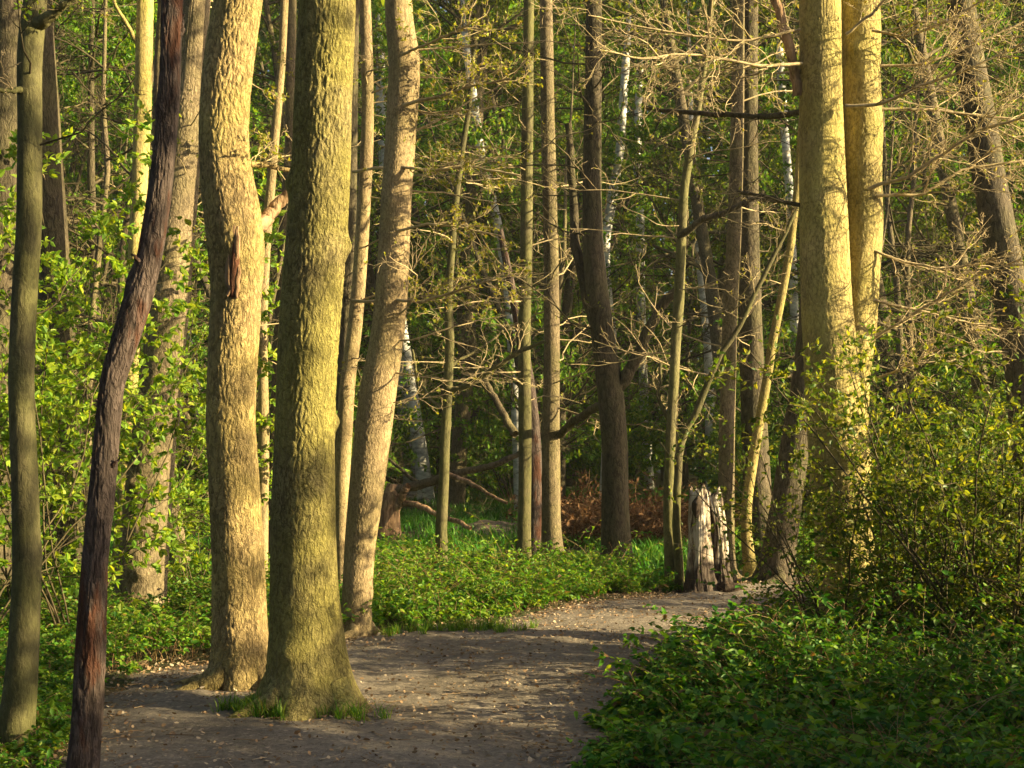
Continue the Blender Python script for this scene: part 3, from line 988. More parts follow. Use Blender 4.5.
R11 = traced_tree('straight_sunlit_tree', 'straight trunk lit gold on its right side, right one of the middle pair', [(552, 568, 15), (552, 552, 11), (551, 520, 9.5), (551, 440, 9), (552, 350, 8), (551, 250, 7.5), (548, 130, 7), (546, 0, 6.5), (546, -40, 6)], 20.2, 'gray_bark', seed=36, H=13, n=100, S=28, low=16, low_z=(2.2, 7), low_len=(0.8, 2.2), low_leaf=0.3)
traced_tree('rough_dead_tree', 'rough dark dead trunk with pale flaking bark behind the middle pair of trunks', [(535, 556, 9), (536, 500, 7), (535, 450, 6.5), (533, 420, 6), (528, 380, 6), (520, 330, 5), (508, 270, 4), (500, 230, 3)], 21.5, 'dead_bark', seed=37, H=0, n=80, S=20, crown=False, lump=0.1)
R12 = traced_tree('tall_shaded_tree', 'tall dark shaded trunk forking high up, left of the twin stems and the stump', [(616, 575, 20), (616, 555, 15.5), (615, 500, 13.5), (615, 450, 13), (611, 395, 13.5), (604, 345, 12), (598, 300, 11.5), (593, 250, 10.5), (592, 180, 9.5), (593, 90, 8.5), (594, 0, 8), (596, -40, 8)], 18.8, 'dark_bark', seed=38, H=14, n=120, S=32, low=14, low_z=(3, 7), low_len=(1, 2.4), low_leaf=0.3, twigmat='dark_twig')
limb(R12[0], R12[1], [(614, 392, 8.5), (630, 374, 7.5), (643, 352, 7), (650, 330, 6), (668, 300, 6), (690, 280, 4)], 18.8, 18.4, 'dark_bark', 8, 1.0, 'olive_leaf', 0.4, 39, twigmat='dark_twig')
limb(R12[0], R12[1], [(604, 345, 8), (590, 300, 7), (578, 250, 6), (572, 190, 5), (570, 120, 4)], 18.8, 19.2, 'dark_bark', 8, 1.0, 'olive_leaf', 0.4, 40, twigmat='dark_twig')
limb(R12[0], R12[1], [(606, 405, 6), (590, 410, 5), (575, 420, 5), (562, 432, 5), (548, 432, 4)], 18.8, 20.5, 'dark_bark', 4, 0.8, None, 0, 41, twigmat='dark_twig')
R13 = traced_tree('twin_stem_tree', 'twin stemmed sapling whose right stem bends away, just left of the broken stump', [(672, 590, 8.5), (671, 570, 6.5), (669, 520, 5.8), (669, 480, 5.5), (671, 430, 4.8), (674, 380, 5), (676, 340, 5), (679, 300, 5.5), (681, 250, 5), (684, 190, 4.4), (692, 140, 4), (698, 110, 3.2)], 16.3, 'green_bark', seed=42, H=8, n=120, S=24, flare=0.15, low=14, low_z=(2.2, 6), low_len=(0.6, 1.6), low_leaf=0.3)
limb(R13[0], R13[1], [(680, 590, 7), (679, 560, 5.2), (676, 530, 5), (677, 490, 4.8), (681, 450, 4.6), (687, 430, 4.4), (700, 404, 4), (710, 378, 4), (720, 352, 3.6), (736, 330, 3.2), (760, 280, 3), (780, 240, 2.6), (796, 205, 2)], 16.2, 16.0, 'green_bark', 8, 0.7, 'bud', 0.3, 43, name='stem')
limb(R13[0], R13[1], [(670, 425, 3), (663, 410, 2.6), (658, 395, 2.2), (663, 365, 2)], 16.3, 16.4, 'green_bark', 3, 0.5, None, 0, 44)
limb(R13[0], R13[1], [(679, 238, 4), (690, 228, 4), (706, 216, 4.2), (728, 210, 3.2), (752, 196, 2.8), (790, 200, 2)], 16.3, 15.8, 'dark_bark', 8, 0.7, None, 0, 45, twigmat='dark_twig')
R14 = traced_tree('straight_brown_tree', 'straight brown trunk rising directly behind the broken stump', [(727, 584, 11), (726, 560, 9), (726, 500, 8.2), (727, 420, 8), (729, 340, 7.5), (733, 260, 7.3), (736, 180, 7), (738, 80, 6.6), (739, -40, 6)], 17.2, 'gray_bark', seed=46, H=13, n=110, S=28, low=12, low_z=(2.4, 6.5), low_len=(0.8, 1.8), low_leaf=0.3)
R15 = traced_tree('dark_thick_tree', 'thick dark shaded trunk right of the straight brown trunk, behind the curved sapling', [(763, 572, 19), (760, 540, 15), (757, 480, 13.5), (754, 420, 13), (751, 340, 12), (749, 250, 10.5), (749, 150, 9), (750, 0, 8), (750, -40, 8)], 19.2, 'dark_bark', seed=47, H=14, n=100, S=28, low=10, low_z=(3, 7), low_len=(1, 2.2), low_leaf=0.3, twigmat='dark_twig')
R16 = traced_tree('curved_sapling', 'slim yellowish curved stem with a bowed foot, right of the broken stump', [(752, 578, 9), (749, 560, 6.5), (746, 530, 5.5), (747, 500, 5.2), (753, 460, 5), (759, 425, 4.8), (766, 385, 4.6), (773, 340, 4.4), (781, 300, 4.2), (790, 250, 4), (797, 190, 3.6), (803, 100, 3)], 17.5, 'yellow_bark', seed=48, H=8, n=120, S=24, flare=0.3, low=8, low_z=(1.8, 5), low_len=(0.5, 1.2), low_leaf=0.3)
R17 = traced_tree('dark_leaning_tree', 'dark trunk leaning right out of the path bend, left of the big twin trunked tree', [(776, 584, 22), (778, 560, 17), (786, 500, 15), (796, 440, 14.5), (805, 384, 14), (812, 320, 13.5), (818, 240, 12), (822, 140, 11), (824, 20, 10), (826, -40, 10)], 16.8, 'dark_bark', seed=49, H=12, n=110, S=30)

# ---- right side
D18 = 11.4
R18 = traced_tree('twin_trunk_tree', 'big golden twin trunked tree behind the holly, right of the path', [(848, 650, 35), (847, 600, 30), (843, 520, 29), (838, 440, 30), (832, 370, 28), (826, 300, 25), (823, 200, 24), (821, 100, 21.5), (820, 0, 21), (819, -60, 20)],
                  D18, 'yellow_bark', seed=51, flare=0.25, knots=5, n=640, S=180, plates=(0.03, 0.11, 0.006), H=13, lump=0.035)


def second_stem():
    rng = np.random.default_rng(52)
    C, R = px_line([(846, 480, 17), (849, 410, 19), (855, 345, 19.5), (859, 280, 20), (862, 200, 20), (861, 100, 19.5), (860, 0, 19.5), (859, -60, 18)], D18 + 0.08, D18 + 0.2)
    C, R = extend(C, R, 12.0, rng)
    g = Geo()
    trunk_geo(g, C, R, n=560, S=130, seed=53, lump=0.035, knots=4, plates=(0.03, 0.11, 0.006))
    g.build('stem', M['yellow_bark'], R18[0], origin=R18[1])


second_stem()
TL = [([(800, 96, 7.5), (793, 70, 6), (786, 40, 6), (779, 15, 5.5), (770, -20, 5)], 11.4, 11.3, 'deadwood', 3, 0.5),
      ([(802, 64, 3.6), (760, 68, 3.4), (720, 60, 3), (680, 57, 2.6), (640, 62, 2.2), (600, 52, 1.6)], 11.3, 10.6, 'twig', 14, 0.6),
      ([(800, 30, 3), (740, 40, 2.6), (690, 34, 2.2), (640, 24, 1.8), (590, 14, 1.3)], 11.3, 10.8, 'twig', 12, 0.6),
      ([(802, 112, 3.6), (760, 114, 3.6), (705, 111, 3.2), (642, 105, 2.2)], 11.5, 12.6, 'dark_bark', 8, 0.5),
      ([(846, 34, 3), (870, 14, 3), (886, -6, 3)], 11.1, 10.9, 'twig', 2, 0.4),
      ([(868, 190, 4), (910, 176, 3.6), (950, 150, 3.4), (985, 128, 3), (1030, 118, 2.6)], 11.3, 10.8, 'twig', 12, 0.55),
      ([(845, 106, 4), (880, 104, 3.4), (920, 86, 3), (965, 70, 2.6), (1030, 42, 2.2)], 11.2, 10.8, 'twig', 12, 0.55),
      ([(876, 196, 3.4), (920, 194, 3), (960, 168, 2.6), (1030, 158, 2)], 11.4, 11.4, 'twig', 10, 0.5),
      ([(876, 110, 3.2), (930, 112, 2.8), (980, 118, 2.2), (1030, 125, 2)], 11.5, 11.7, 'twig', 10, 0.5),
      ([(876, 66, 3), (925, 64, 2.8), (975, 46, 2.4), (1030, 20, 2)], 11.5, 11.5, 'twig', 10, 0.5),
      ([(872, 340, 3), (905, 320, 2.8), (940, 300, 2.4), (975, 278, 2), (1020, 262, 1.6)], 11.4, 11.0, 'twig', 12, 0.5),
      ([(870, 250, 3), (905, 262, 2.6), (940, 268, 2.2), (985, 262, 1.8)], 11.4, 11.2, 'twig', 10, 0.5),
      ([(872, 300, 3), (905, 308, 2.6), (950, 318, 2.2), (1000, 330, 1.8)], 11.4, 11.6, 'twig', 10, 0.5),
      ([(872, 380, 2.6), (900, 370, 2.2), (930, 350, 1.8), (960, 345, 1.5)], 11.4, 11.1, 'twig', 8, 0.45),
      ([(872, 30, 2.8), (905, 36, 2.4), (950, 20, 2), (1000, -10, 1.8)], 11.4, 11.1, 'twig', 9, 0.5),
      ([(800, 205, 2.6), (772, 196, 2.2), (740, 190, 1.8)], 11.4, 11.6, 'dark_twig', 6, 0.4)]
for k, (pts, a, b, m_, tw, tl) in enumerate(TL):
    limb(R18[0], R18[1], pts, a, b, m_, tw, tl * 1.25, 'bud', 0.16, seed=100 + k, clump=2)
R19 = traced_tree('hazy_dark_tree', 'large dark trunk leaning right near the right edge, behind the twigs', [(1046, 600, 24), (1036, 480, 20), (1026, 380, 19), (1014, 310, 18), (1000, 240, 17), (986, 160, 16), (975, 90, 15), (963, 20, 14), (955, -40, 13)], 17.5, 'dark_bark', seed=55, H=13, n=110, S=30, low=10, low_z=(2, 6), low_len=(0.8, 1.8))

def base_roots(T, n, length, seed, mat):
    rng = np.random.default_rng(seed)
    root, base, Cn, Rn = T
    r0 = float(np.interp(base[2] + 0.25, Cn[:, 2], Rn))
    for k in range(n):
        a = 2 * PI * (k + rng.uniform(-0.3, 0.3)) / n
        L = length * rng.uniform(0.6, 1.2)
        tt = np.linspace(0, 1, 6)
        aa = a + np.cumsum(rng.normal(0, 0.12, 6))
        rad = r0 * 0.75 + L * tt
        x = Cn[0, 0] + np.cos(aa) * rad
        y = Cn[0, 1] + np.sin(aa) * rad
        Rr = r0 * 0.34 * (1 - tt) ** 0.8 + 0.012
        z = ground_z(x, y) + np.array([0.16, 0.075, 0.03, 0.018, 0.004, -0.03]) * (r0 / 0.2) * 0.9
        g = Geo()
        trunk_geo(g, np.stack([x, y, z], 1), Rr, n=26, S=12, seed=seed + k, lump=0.1)
        g.build('root', M[mat], root, origin=base)


for T_, n_, l_, m_ in ((R5, 6, 0.45, 'oak_tan'), (R6, 6, 0.4, 'oak'), (R8, 5, 0.3, 'smooth_tan'), (R4, 6, 0.4, 'ash_bark'), (R1, 5, 0.22, 'green_bark'), (R12, 5, 0.35, 'dark_bark'), (R11, 4, 0.25, 'gray_bark'),
                       (R14, 4, 0.25, 'gray_bark'), (R17, 5, 0.4, 'dark_bark'), (R18, 6, 0.4, 'yellow_bark'), (R16, 4, 0.2, 'yellow_bark'), (R13, 4, 0.2, 'green_bark')):
    base_roots(T_, n_, l_, 400 + n_, m_)

# ---- birches far behind
for k, (label, line, D) in enumerate((
        ('white birch trunk with dark flecks, right one of the leaning pair behind the forked sapling', [(427, 506, 9.5), (424, 480, 8), (417, 430, 7), (411, 390, 6), (402, 330, 5.5), (392, 250, 5), (385, 150, 4.5)], 36),
        ('white birch trunk, left one of the leaning pair behind the forked sapling', [(411, 508, 8), (409, 470, 6.5), (404, 420, 6), (400, 370, 6), (393, 300, 5.5), (386, 200, 5), (380, 100, 4.5)], 38),
        ('white birch stem curving right in the far wood above the shaded trunk fork', [(606, 500, 7), (609, 420, 6), (611, 330, 5.5), (606, 285, 5.2), (605, 240, 5), (612, 200, 5), (620, 150, 4.5), (626, 60, 4)], 34),
        ('white birch stem in the far wood, thinner, right of the curving birch', [(650, 500, 5), (644, 400, 4.5), (641, 300, 4.2), (640, 200, 4.2), (637, 160, 4), (640, 60, 3.5)], 42),
        ('white birch stem in the far wood behind the twin stemmed sapling', [(712, 500, 6), (710, 420, 5), (708, 340, 4.6), (702, 280, 4.4), (697, 240, 4), (690, 120, 3.6)], 36),
        ('white birch stem far behind the narrow straight trunk, tilted left', [(520, 500, 6), (516, 400, 5), (508, 290, 4.6), (500, 235, 4.6), (490, 190, 4.6), (482, 160, 4.4), (468, 60, 4)], 33),
        ('white birch stem far behind, seen left of the big twin trunked tree', [(796, 500, 5), (795, 400, 4.6), (794, 300, 4.4), (790, 200, 4.4), (786, 150, 4.2), (780, 60, 4)], 36),
        ('pale birch stem at the far left behind the green shrubs', [(8, 420, 7), (10, 330, 6.5), (12, 250, 6), (16, 160, 5)], 26),
        ('pale birch stem behind the gap between the broad grey trunk and the scarred oak', [(205, 470, 5), (198, 400, 5), (192, 350, 5), (186, 280, 4.5), (180, 180, 4)], 32))):
    traced_tree('birch_tree', label, line, D, 'birch', seed=130 + k, H=13, n=70, S=14, flare=0.2, group='white birches far back in the wood', twigmat='dark_twig', leaf='olive_leaf', crown_n=7, sink=0.4)


# ------------------------------------------------------------------ broken stump
def stump():
    D = 15.9
    base = np.array([at(707, 592, D)[0], D, 0.0])
    base[2] = float(ground_z(base[0], D))
    root = empty('broken_stump', base, 'pale broken tree stump split down the middle, standing at the path edge', 'tree stump')
    k = scale_at(D)

    for seed, line, dd, sc_ in ((3, [(702, 602, 23), (701, 590, 18), (700, 570, 13.5), (700, 540, 11.3), (700, 515, 10.5), (700, 500, 9.5), (699, 490, 8)], 0.0, 1),
                                (8, [(723, 602, 17), (722, 588, 12.5), (720, 568, 9.5), (719, 540, 8.8), (717, 518, 8.2), (715, 504, 7.5), (713, 494, 6)], 0.05, 1)):
        C, R = px_line(line, D + dd)
        g = Geo()
        trunk_geo(g, C, R, n=200, S=120, seed=seed, lump=0.11, ridge=0.07, rag=0.035, cap=True, plates=(0.045, 0.5, 0.022))
        g.build('trunk_half', M['stump'], root, origin=base)
    # dark blob painting the shade of a hole near the left half's top
    g = Geo()
    C, R = px_line([(696, 518, 1), (696, 511, 4), (697, 503, 5), (698, 496, 1)], D - 0.115)
    trunk_geo(g, C, R, n=24, S=16, seed=4, lump=0.3)
    C, R = px_line([(710.5, 598, 4), (710, 570, 5), (710, 540, 4.5), (709, 515, 4), (708, 500, 2)], D + 0.02)
    g3 = Geo()
    trunk_geo(g3, C, R, n=40, S=16, seed=5, lump=0.2)
    g3.build('split_shade', M['stump_dark'], root, origin=base)  # dark filler that paints the shade in the gap between the halves
    g.build('hole_shade', M['stump_dark'], root, origin=base)
    g = Geo()
    C, R = px_line([(716, 588, 2), (724, 589, 9), (735, 590, 7), (747, 593, 1)], D - 0.1)
    trunk_geo(g, C, R, n=20, S=14, seed=77, lump=0.2)
    g.build('root', M['stump_dark'], root, origin=base)


def stump_mat():
    m, nt, N = nodes('weathered_stump_wood')
    L = nt.links.new
    tc = N('ShaderNodeTexCoord')
    mp = N('ShaderNodeMapping')
    mp.inputs['Scale'].default_value = (1, 1, 0.16)
    L(tc.outputs['Object'], mp.inputs['Vector'])
    n1 = N('ShaderNodeTexNoise', Scale=14.0, Detail=6.0, Roughness=0.6)
    n1.inputs['Distortion'].default_value = 0.6
    L(mp.outputs[0], n1.inputs['Vector'])
    r = ramp(nt, [(0.38, (0.022, 0.015, 0.011)), (0.45, (0.16, 0.11, 0.075)), (0.53, (0.42, 0.36, 0.28)), (0.70, (0.68, 0.62, 0.52))])
    L(n1.outputs['Fac'], r.inputs[0])
    # bark that is left near the ground
    sx = N('ShaderNodeSeparateXYZ')
    L(tc.outputs['Object'], sx.inputs[0])
    n2 = N('ShaderNodeTexNoise', Scale=6.0, Detail=4.0)
    L(mp.outputs[0], n2.inputs['Vector'])
    ad = N('ShaderNodeMath', operation='MULTIPLY_ADD')
    L(n2.outputs['Fac'], ad.inputs[0])
    ad.inputs[1].default_value = -0.55
    L(sx.outputs[2], ad.inputs[2])
    r2 = ramp(nt, [(0.0, (1, 1, 1)), (0.1, (0, 0, 0))])
    L(ad.outputs[0], r2.inputs[0])
    mx = N('ShaderNodeMix', data_type='RGBA')
    L(r2.outputs[0], mx.inputs['Factor'])
    L(r.outputs[0], mx.inputs[6])
    mx.inputs[7].default_value = (0.06, 0.04, 0.028, 1)
    bp = N('ShaderNodeBump', Strength=1.0, Distance=0.05)
    L(n1.outputs['Fac'], bp.inputs['Height'])
    bs = N('ShaderNodeBsdfPrincipled', Roughness=0.8)
    L(mx.outputs[2], bs.inputs['Base Color'])
    L(bp.outputs[0], bs.inputs['Normal'])
    o = N('ShaderNodeOutputMaterial')
    L(bs.outputs[0], o.inputs[0])
    return m


M['stump'] = stump_mat()
M['stump_dark'] = bark('stump_dark_wood', (0.012, 0.009, 0.007), (0.07, 0.045, 0.03), (0.04, 0.03, 0.02), 0.1, dist=0.02)  # dark tone for the painted hole and split shade, and the root
stump()


# ------------------------------------------------------------------ fallen broken tree with limbs
def fallen():
    D = 23.5
    b = at(389, 545, D)
    base = np.array([b[0], D, float(ground_z(b[0], D))])
    root = empty('fallen_tree', base, 'snapped orange brown stump with broken limbs sweeping right over the grass', 'fallen tree')
    g = Geo()
    C, R = px_line([(390, 552, 13), (389, 535, 10.5), (389, 515, 10), (391, 497, 9), (393, 484, 6)], D)
    trunk_geo(g, C, R, n=50, S=24, seed=1, lump=0.14, flare=0.3, cap=True)
    g.build('trunk', M['deadwood'], root, origin=base)
    L_ = [([(386, 492, 5), (410, 484, 6), (432, 477, 5.5), (450, 472, 4.5), (474, 468, 4), (496, 461, 3.8), (518, 450, 3.2)], D, D - .5, 'dark_bark'),
          ([(396, 512, 5), (402, 500, 4.5), (410, 484, 4)], D, D - .2, 'deadwood'),
          ([(404, 503, 3.5), (418, 504, 3.5), (440, 514, 3), (458, 520, 3), (474, 527, 2.6)], D - .1, D - .8, 'deadwood'),
          ([(446, 474, 3.2), (470, 481, 2.8), (486, 490, 2.2), (508, 503, 1.8)], D - .3, D - 1.2, 'deadwood'),
          ([(418, 482, 2.5), (404, 472, 2.2), (390, 458, 1.6)], D, D + .4, 'dark_bark'),
          ([(515, 434, 5), (506, 418, 4.5), (499, 402, 4), (492, 384, 4), (486, 366, 3.5)], D + .3, D + .6, 'gray_bark')]
    for k, (pts, a, c, m_) in enumerate(L_):
        limb(root, base, pts, a, c, m_, 3 if k < 5 else 4, 0.6, None, 0, seed=150 + k, twigmat='dark_twig')


fallen()


# mound of bare earth behind the undergrowth
def mound():
    n, S = 24, 48
    c = at(492, 527, 26.0)
    r = np.linspace(0, 1, n)
    th = np.arange(S) * 2 * PI / S
    T, Rr = np.meshgrid(th, r)
    rad = 1 + 0.12 * np.sin(3 * T) + 0.08 * np.sin(5 * T + 1)
    X = c[0] + 0.95 * Rr * np.cos(T) * rad
    Y = 26.0 + 1.3 * Rr * np.sin(T) * rad
    Z = ground_z(X, Y) - 0.05 + 0.27 * np.cos(Rr * PI / 2) ** 0.8 + 0.03 * np.sin(X * 9) * np.sin(Y * 7)
    i = np.arange(n * S).reshape(n, S)
    nx = np.roll(i, -1, 1)
    q = np.stack([i[:-1], i[1:], nx[1:], nx[:-1]], -1).reshape(-1, 4)
    tag(mk('earth_mound', np.stack([X, Y, Z], -1).reshape(-1, 3), [q], M['mound']), 'low bare mound of grey earth in the grass', 'mound', kind='structure')


mound()


# ------------------------------------------------------------------ undergrowth (stuff)
def scatter(rng, n, x0, x1, y0, y1, keep):
    x = rng.uniform(x0, x1, n)
    y = rng.uniform(y0, y1, n)
    k = keep(x, y)
    return x[k], y[k]


def undergrowth(name, label, rng, x, y, height, leafm, lsize, canes=3, nl=7, tri=True, spread=0.35, wid=0.72, cane_r=0.0022):
    n = len(x)
    z = ground_z(x, y)
    par = np.repeat(np.arange(n), canes)
    m = len(par)
    S0 = np.stack([x[par], y[par], z[par]], 1) + rng.normal(0, 0.03, (m, 3)) * np.array([1, 1, 0])
    a = rng.uniform(0, 2 * PI, m)
    h = (height[par] if np.ndim(height) else np.full(m, height)) * rng.uniform(0.55, 1.2, m)
    D0 = np.stack([np.cos(a) * spread, np.sin(a) * spread, np.ones(m)], 1)
    P = 7
    pts = np.empty((m, P, 3))
    pts[:, 0] = S0
    d = norm(D0)
    L = h * 1.25
    for i in range(1, P):
        pts[:, i] = pts[:, i - 1] + d * (L / (P - 1))[:, None]
        d = norm(d + np.stack([np.cos(a), np.sin(a), -np.ones(m) * 0.9], 1) * 0.17 + rng.normal(0, 0.1, (m, 3)))
    rad = np.repeat(np.linspace(1, 0.4, P)[None] * cane_r, m, 0)
    g = Geo()
    tubes(g, pts, rad, 3)
    gl = Geo()
    p, t = along(rng, pts, nl, 0.25, 1.0)
    b = rng.uniform(0, 2 * PI, len(p))
    ax = np.stack([np.cos(b), np.sin(b), rng.normal(0.12, 0.3, len(p))], 1)
    sz = rng.uniform(lsize[0], lsize[1], len(p))
    if tri:
        trifoliate(gl, rng, p, ax, sz, wid=wid)
    else:
        leaves(gl, rng, p, ax, sz, upb=0.9, wid=wid, fine=True, droop=0.15)
    nv = g.n
    V = np.concatenate(g.v + gl.v)
    qa = np.concatenate(g.q)
    qb = np.concatenate(gl.q) + nv
    mi = np.concatenate([np.zeros(len(qa)), np.ones(len(qb))])
    o = mk(name, V, [np.concatenate([qa, qb])], [M['cane'], leafm], midx=mi)
    tag(o, label, 'undergrowth', kind='stuff')
    return o


rng = np.random.default_rng(21)


def edge_right(y):
    return np.interp(y, PATH_R[:10, 1], PATH_R[:10, 0])


# bramble thicket, right foreground
x, y = scatter(rng, 5200, -0.2, 7.5, 4.2, 12.2, lambda x, y: (x > edge_right(y) + 0.05 + 0.12 * np.sin(y * 5)) & (x < 0.42 * y + 1.4))
dd = x - edge_right(y)
hh = np.clip(0.10 + 0.38 * dd, 0.10, 0.62) * (0.8 + 0.45 * np.sin(x * 2.3 + 1) * np.sin(y * 1.9) + 0.2 * np.sin(x * 6 + y * 4)) * rng.uniform(0.6, 1.3, len(x)) * np.interp(y, [4, 6, 8, 10, 12], [0.55, 0.75, 1.0, 1.05, 0.9])
undergrowth('bramble_thicket', 'dense dark green bramble thicket in the right foreground beside the path', rng, x, y, hh, M['bramble'], (0.018, 0.062), canes=3, nl=9, wid=0.6)
sel = rng.random(len(x)) < 0.05
undergrowth('tall_bramble', 'taller arching bramble sprays standing over the thicket in the right foreground', rng, x[sel], y[sel], np.clip(hh[sel] * 1.9, 0.3, 1.0), M['bramble'], (0.03, 0.07), canes=2, nl=9, cane_r=0.003)
sel = rng.random(len(x)) < 0.035
undergrowth('tall_nettles', 'taller narrow leaved nettle stems standing in the bramble thicket on the right', rng, x[sel], y[sel], np.clip(hh[sel] * 1.7, 0.3, 0.9), M['wood_leaf'], (0.03, 0.075), canes=2, nl=10, tri=False, wid=0.38, spread=0.2)
# left: brambles around and behind the left trunks
x, y = scatter(rng, 4300, -7.5, -1.2, 6.0, 17.0, lambda x, y: (x > -0.40 * y - 0.6) & ~on_path(x, y, 0.06) & ((y > 9.8) | (x < -2.3 - 0.10 * (y - 7))))
hh = np.where(y > 10, 0.42, 0.25) * (0.75 + 0.4 * np.sin(x * 2.9) * np.sin(y * 2.1 + 1))
undergrowth('bramble_patch', 'sunlit light green bramble and nettle patch around the left trunks', rng, x, y, np.clip(hh, 0.12, 0.6), M['herb'], (0.02, 0.06), canes=3, nl=8, wid=0.55)
# middle: green herbs along the far side of the path
x, y = scatter(rng, 6400, -2.6, 5.5, 11.8, 19.5, lambda x, y: (np.sin(x * 4.1 + y) * np.sin(y * 3.3 - x * 1.7) + 0.35 * np.sin(x * 9 + 2) > -0.62) & ~on_path(x, y, 0.12) & (x < 0.38 * y) & ((x < 2.35 + 0.6 * (y - 16)) | (y > 20)) & (y > 12 + 0.0 * x) & ~((x > 1.3) & (y > 16.5) & (x < 4.5)) & ~((x > 0.7) & (y < 14.5)) & ~((x > edge_right(np.minimum(y, 15)) - 0.3) & (y < 15.8)))
hh = np.clip(0.12 + 0.10 * (y - 11.5 - np.clip(x, 0, 3) * 1.2), 0.12, 0.36) * np.interp(y, [16, 19.5], [1, 0.5]) * (0.8 + 0.4 * np.sin(x * 3.1 + 2) * np.sin(y * 2.3))
undergrowth('nettle_patch', 'bright green nettles and brambles on the far side of the path', rng, x, y, np.clip(hh * np.exp(rng.normal(-0.1, 0.45, len(x))), 0.06, 0.75), M['herb'], (0.022, 0.07), canes=3, nl=7, wid=0.5)
sel = rng.random(len(x)) < 0.05
undergrowth('tall_nettles', 'taller nettle stems standing out of the green plants beyond the path', rng, x[sel], y[sel], rng.uniform(0.35, 0.8, int(sel.sum())), M['wood_leaf'], (0.03, 0.075), canes=2, nl=9, tri=False, wid=0.4, spread=0.15)
# low plants behind the bend on the right
x, y = scatter(rng, 2200, 3.0, 11, 12.5, 26, lambda x, y: ~on_path(x, y, 0.1) & (x < 0.40 * y + 0.5) & (x > edge_right(np.minimum(y, 15)) + 0.2))
undergrowth('shade_herbs', 'low green plants behind the holly on the right', rng, x, y, 0.45, M['herb'], (0.04, 0.09), canes=2, nl=6)


def grass(name, label, rng, x, y, h, wscale=1.0, mat='grass', dz=-0.01):
    n = len(x)
    z = (ground_z(x, y) if dz < 0 else np.where(on_path(x, y, -0.1), path_z(x, y), ground_z(x, y))) - 0.01
    a = rng.uniform(0, 2 * PI, n)
    hh = h * rng.uniform(0.5, 1.25, n)
    lean = rng.uniform(0.2, 1.25, n) * hh
    wv = 0.0035 * wscale * rng.uniform(0.7, 1.4, n)
    sx, sy = np.cos(a + PI / 2) * wv, np.sin(a + PI / 2) * wv
    dx, dy = np.cos(a) * lean, np.sin(a) * lean
    v = np.stack([np.stack([x - sx, y - sy, z], 1), np.stack([x + sx, y + sy, z], 1),
                  np.stack([x + sx * .8 + dx * .35, y + sy * .8 + dy * .35, z + hh * .62], 1), np.stack([x - sx * .8 + dx * .35, y - sy * .8 + dy * .35, z + hh * .62], 1),
                  np.stack([x + dx, y + dy, z + hh * .95], 1)], 1).reshape(-1, 3)
    k = np.arange(n)[:, None] * 5
    o = mk(name, v, [k + np.array([[0, 1, 2, 3]]), k + np.array([[3, 2, 4]])], M[mat])
    tag(o, label, 'grass', kind='stuff')


# woodland grass behind
x, y = scatter(rng, 130000, -16, 17, 16.5, 42, lambda x, y: ~on_path(x, y, 0.15) & (np.abs(x) < 0.42 * y) & (rng.random(len(x)) < np.clip(1.25 - (y - 16) / 40, 0.3, 1)) & ((np.sin(x * 1.1 + 1) * np.sin(y * 0.8) > -0.55)))
grass('woodland_grass', 'lush green grass growing under the trees behind the path', rng, x, y, 0.22, 3.2)
# tufts at the foot of the mossy oak
xs_, ys_ = [], []
for (cx, cy, n_, sp) in ((at(268, 708, 8.35)[0], 8.35, 900, 0.09), (at(250, 706, 8.55)[0], 8.5, 300, 0.08), (at(352, 714, 8.3)[0], 8.3, 300, 0.08), (at(465, 634, 12.1)[0], 12.1, 900, 0.18), (at(490, 632, 12.2)[0], 12.2, 500, 0.18), (at(395, 636, 12.0)[0], 12.0, 500, 0.15), (at(640, 590, 16)[0], 16.2, 500, 0.3)):
    for _ in range(max(3, n_ // 45)):
        tx, ty = rng.normal(cx, sp), rng.normal(cy, sp * 0.6)
        xs_.append(rng.normal(tx, 0.022, 40))
        ys_.append(rng.normal(ty, 0.022, 40))
x, y = np.concatenate(xs_), np.concatenate(ys_)
grass('grass_tufts', 'short bright grass tufts at the foot of the mossy oak and along the path edge', rng, x, y, 0.11 * rng.uniform(0.35, 1.3, len(x)), 0.75, 'herb', 0.02)


# dead bracken
def bracken():
    rng = np.random.default_rng(77)
    n = 300
    x = np.concatenate([rng.uniform(0.8, 3.4, n), rng.uniform(-4, -2.5, 40)])
    y = np.concatenate([rng.uniform(22.5, 27, n), rng.uniform(20, 24, 40)])
    m = len(x)
    S0 = np.stack([x, y, ground_z(x, y)], 1)
    a = rng.uniform(0, 2 * PI, m)
    D0 = np.stack([np.cos(a) * 0.8, np.sin(a) * 0.8, rng.uniform(0.5, 1.2, m)], 1)
    sp = [dict(P=7, wig=0.2, up=-0.14, n=12, t=(0.2, 1), ang=1.1, flat=0.5, lr=(0.25, 0.5), rr=0.5, rmin=0.004),
          dict(P=4, wig=0.2, up=-0.12, rmin=0.003)]
    out = grow(rng, S0, D0, rng.uniform(0.6, 1.4, m), np.full(m, 0.009), sp)
    g = Geo()
    for p, r in out:
        tubes(g, p, r, 3)
    p, t = along(rng, out[-1][0], 3, 0.1, 1)
    leaves(g, rng, p, norm(t + rng.normal(size=p.shape) * .8), rng.uniform(0.05, 0.12, len(p)), upb=0.3, wid=0.4)
    tag(g.build('dead_bracken', M['bracken']), 'rusty brown dead bracken heaped behind the trunks', 'bracken', kind='stuff')


bracken()


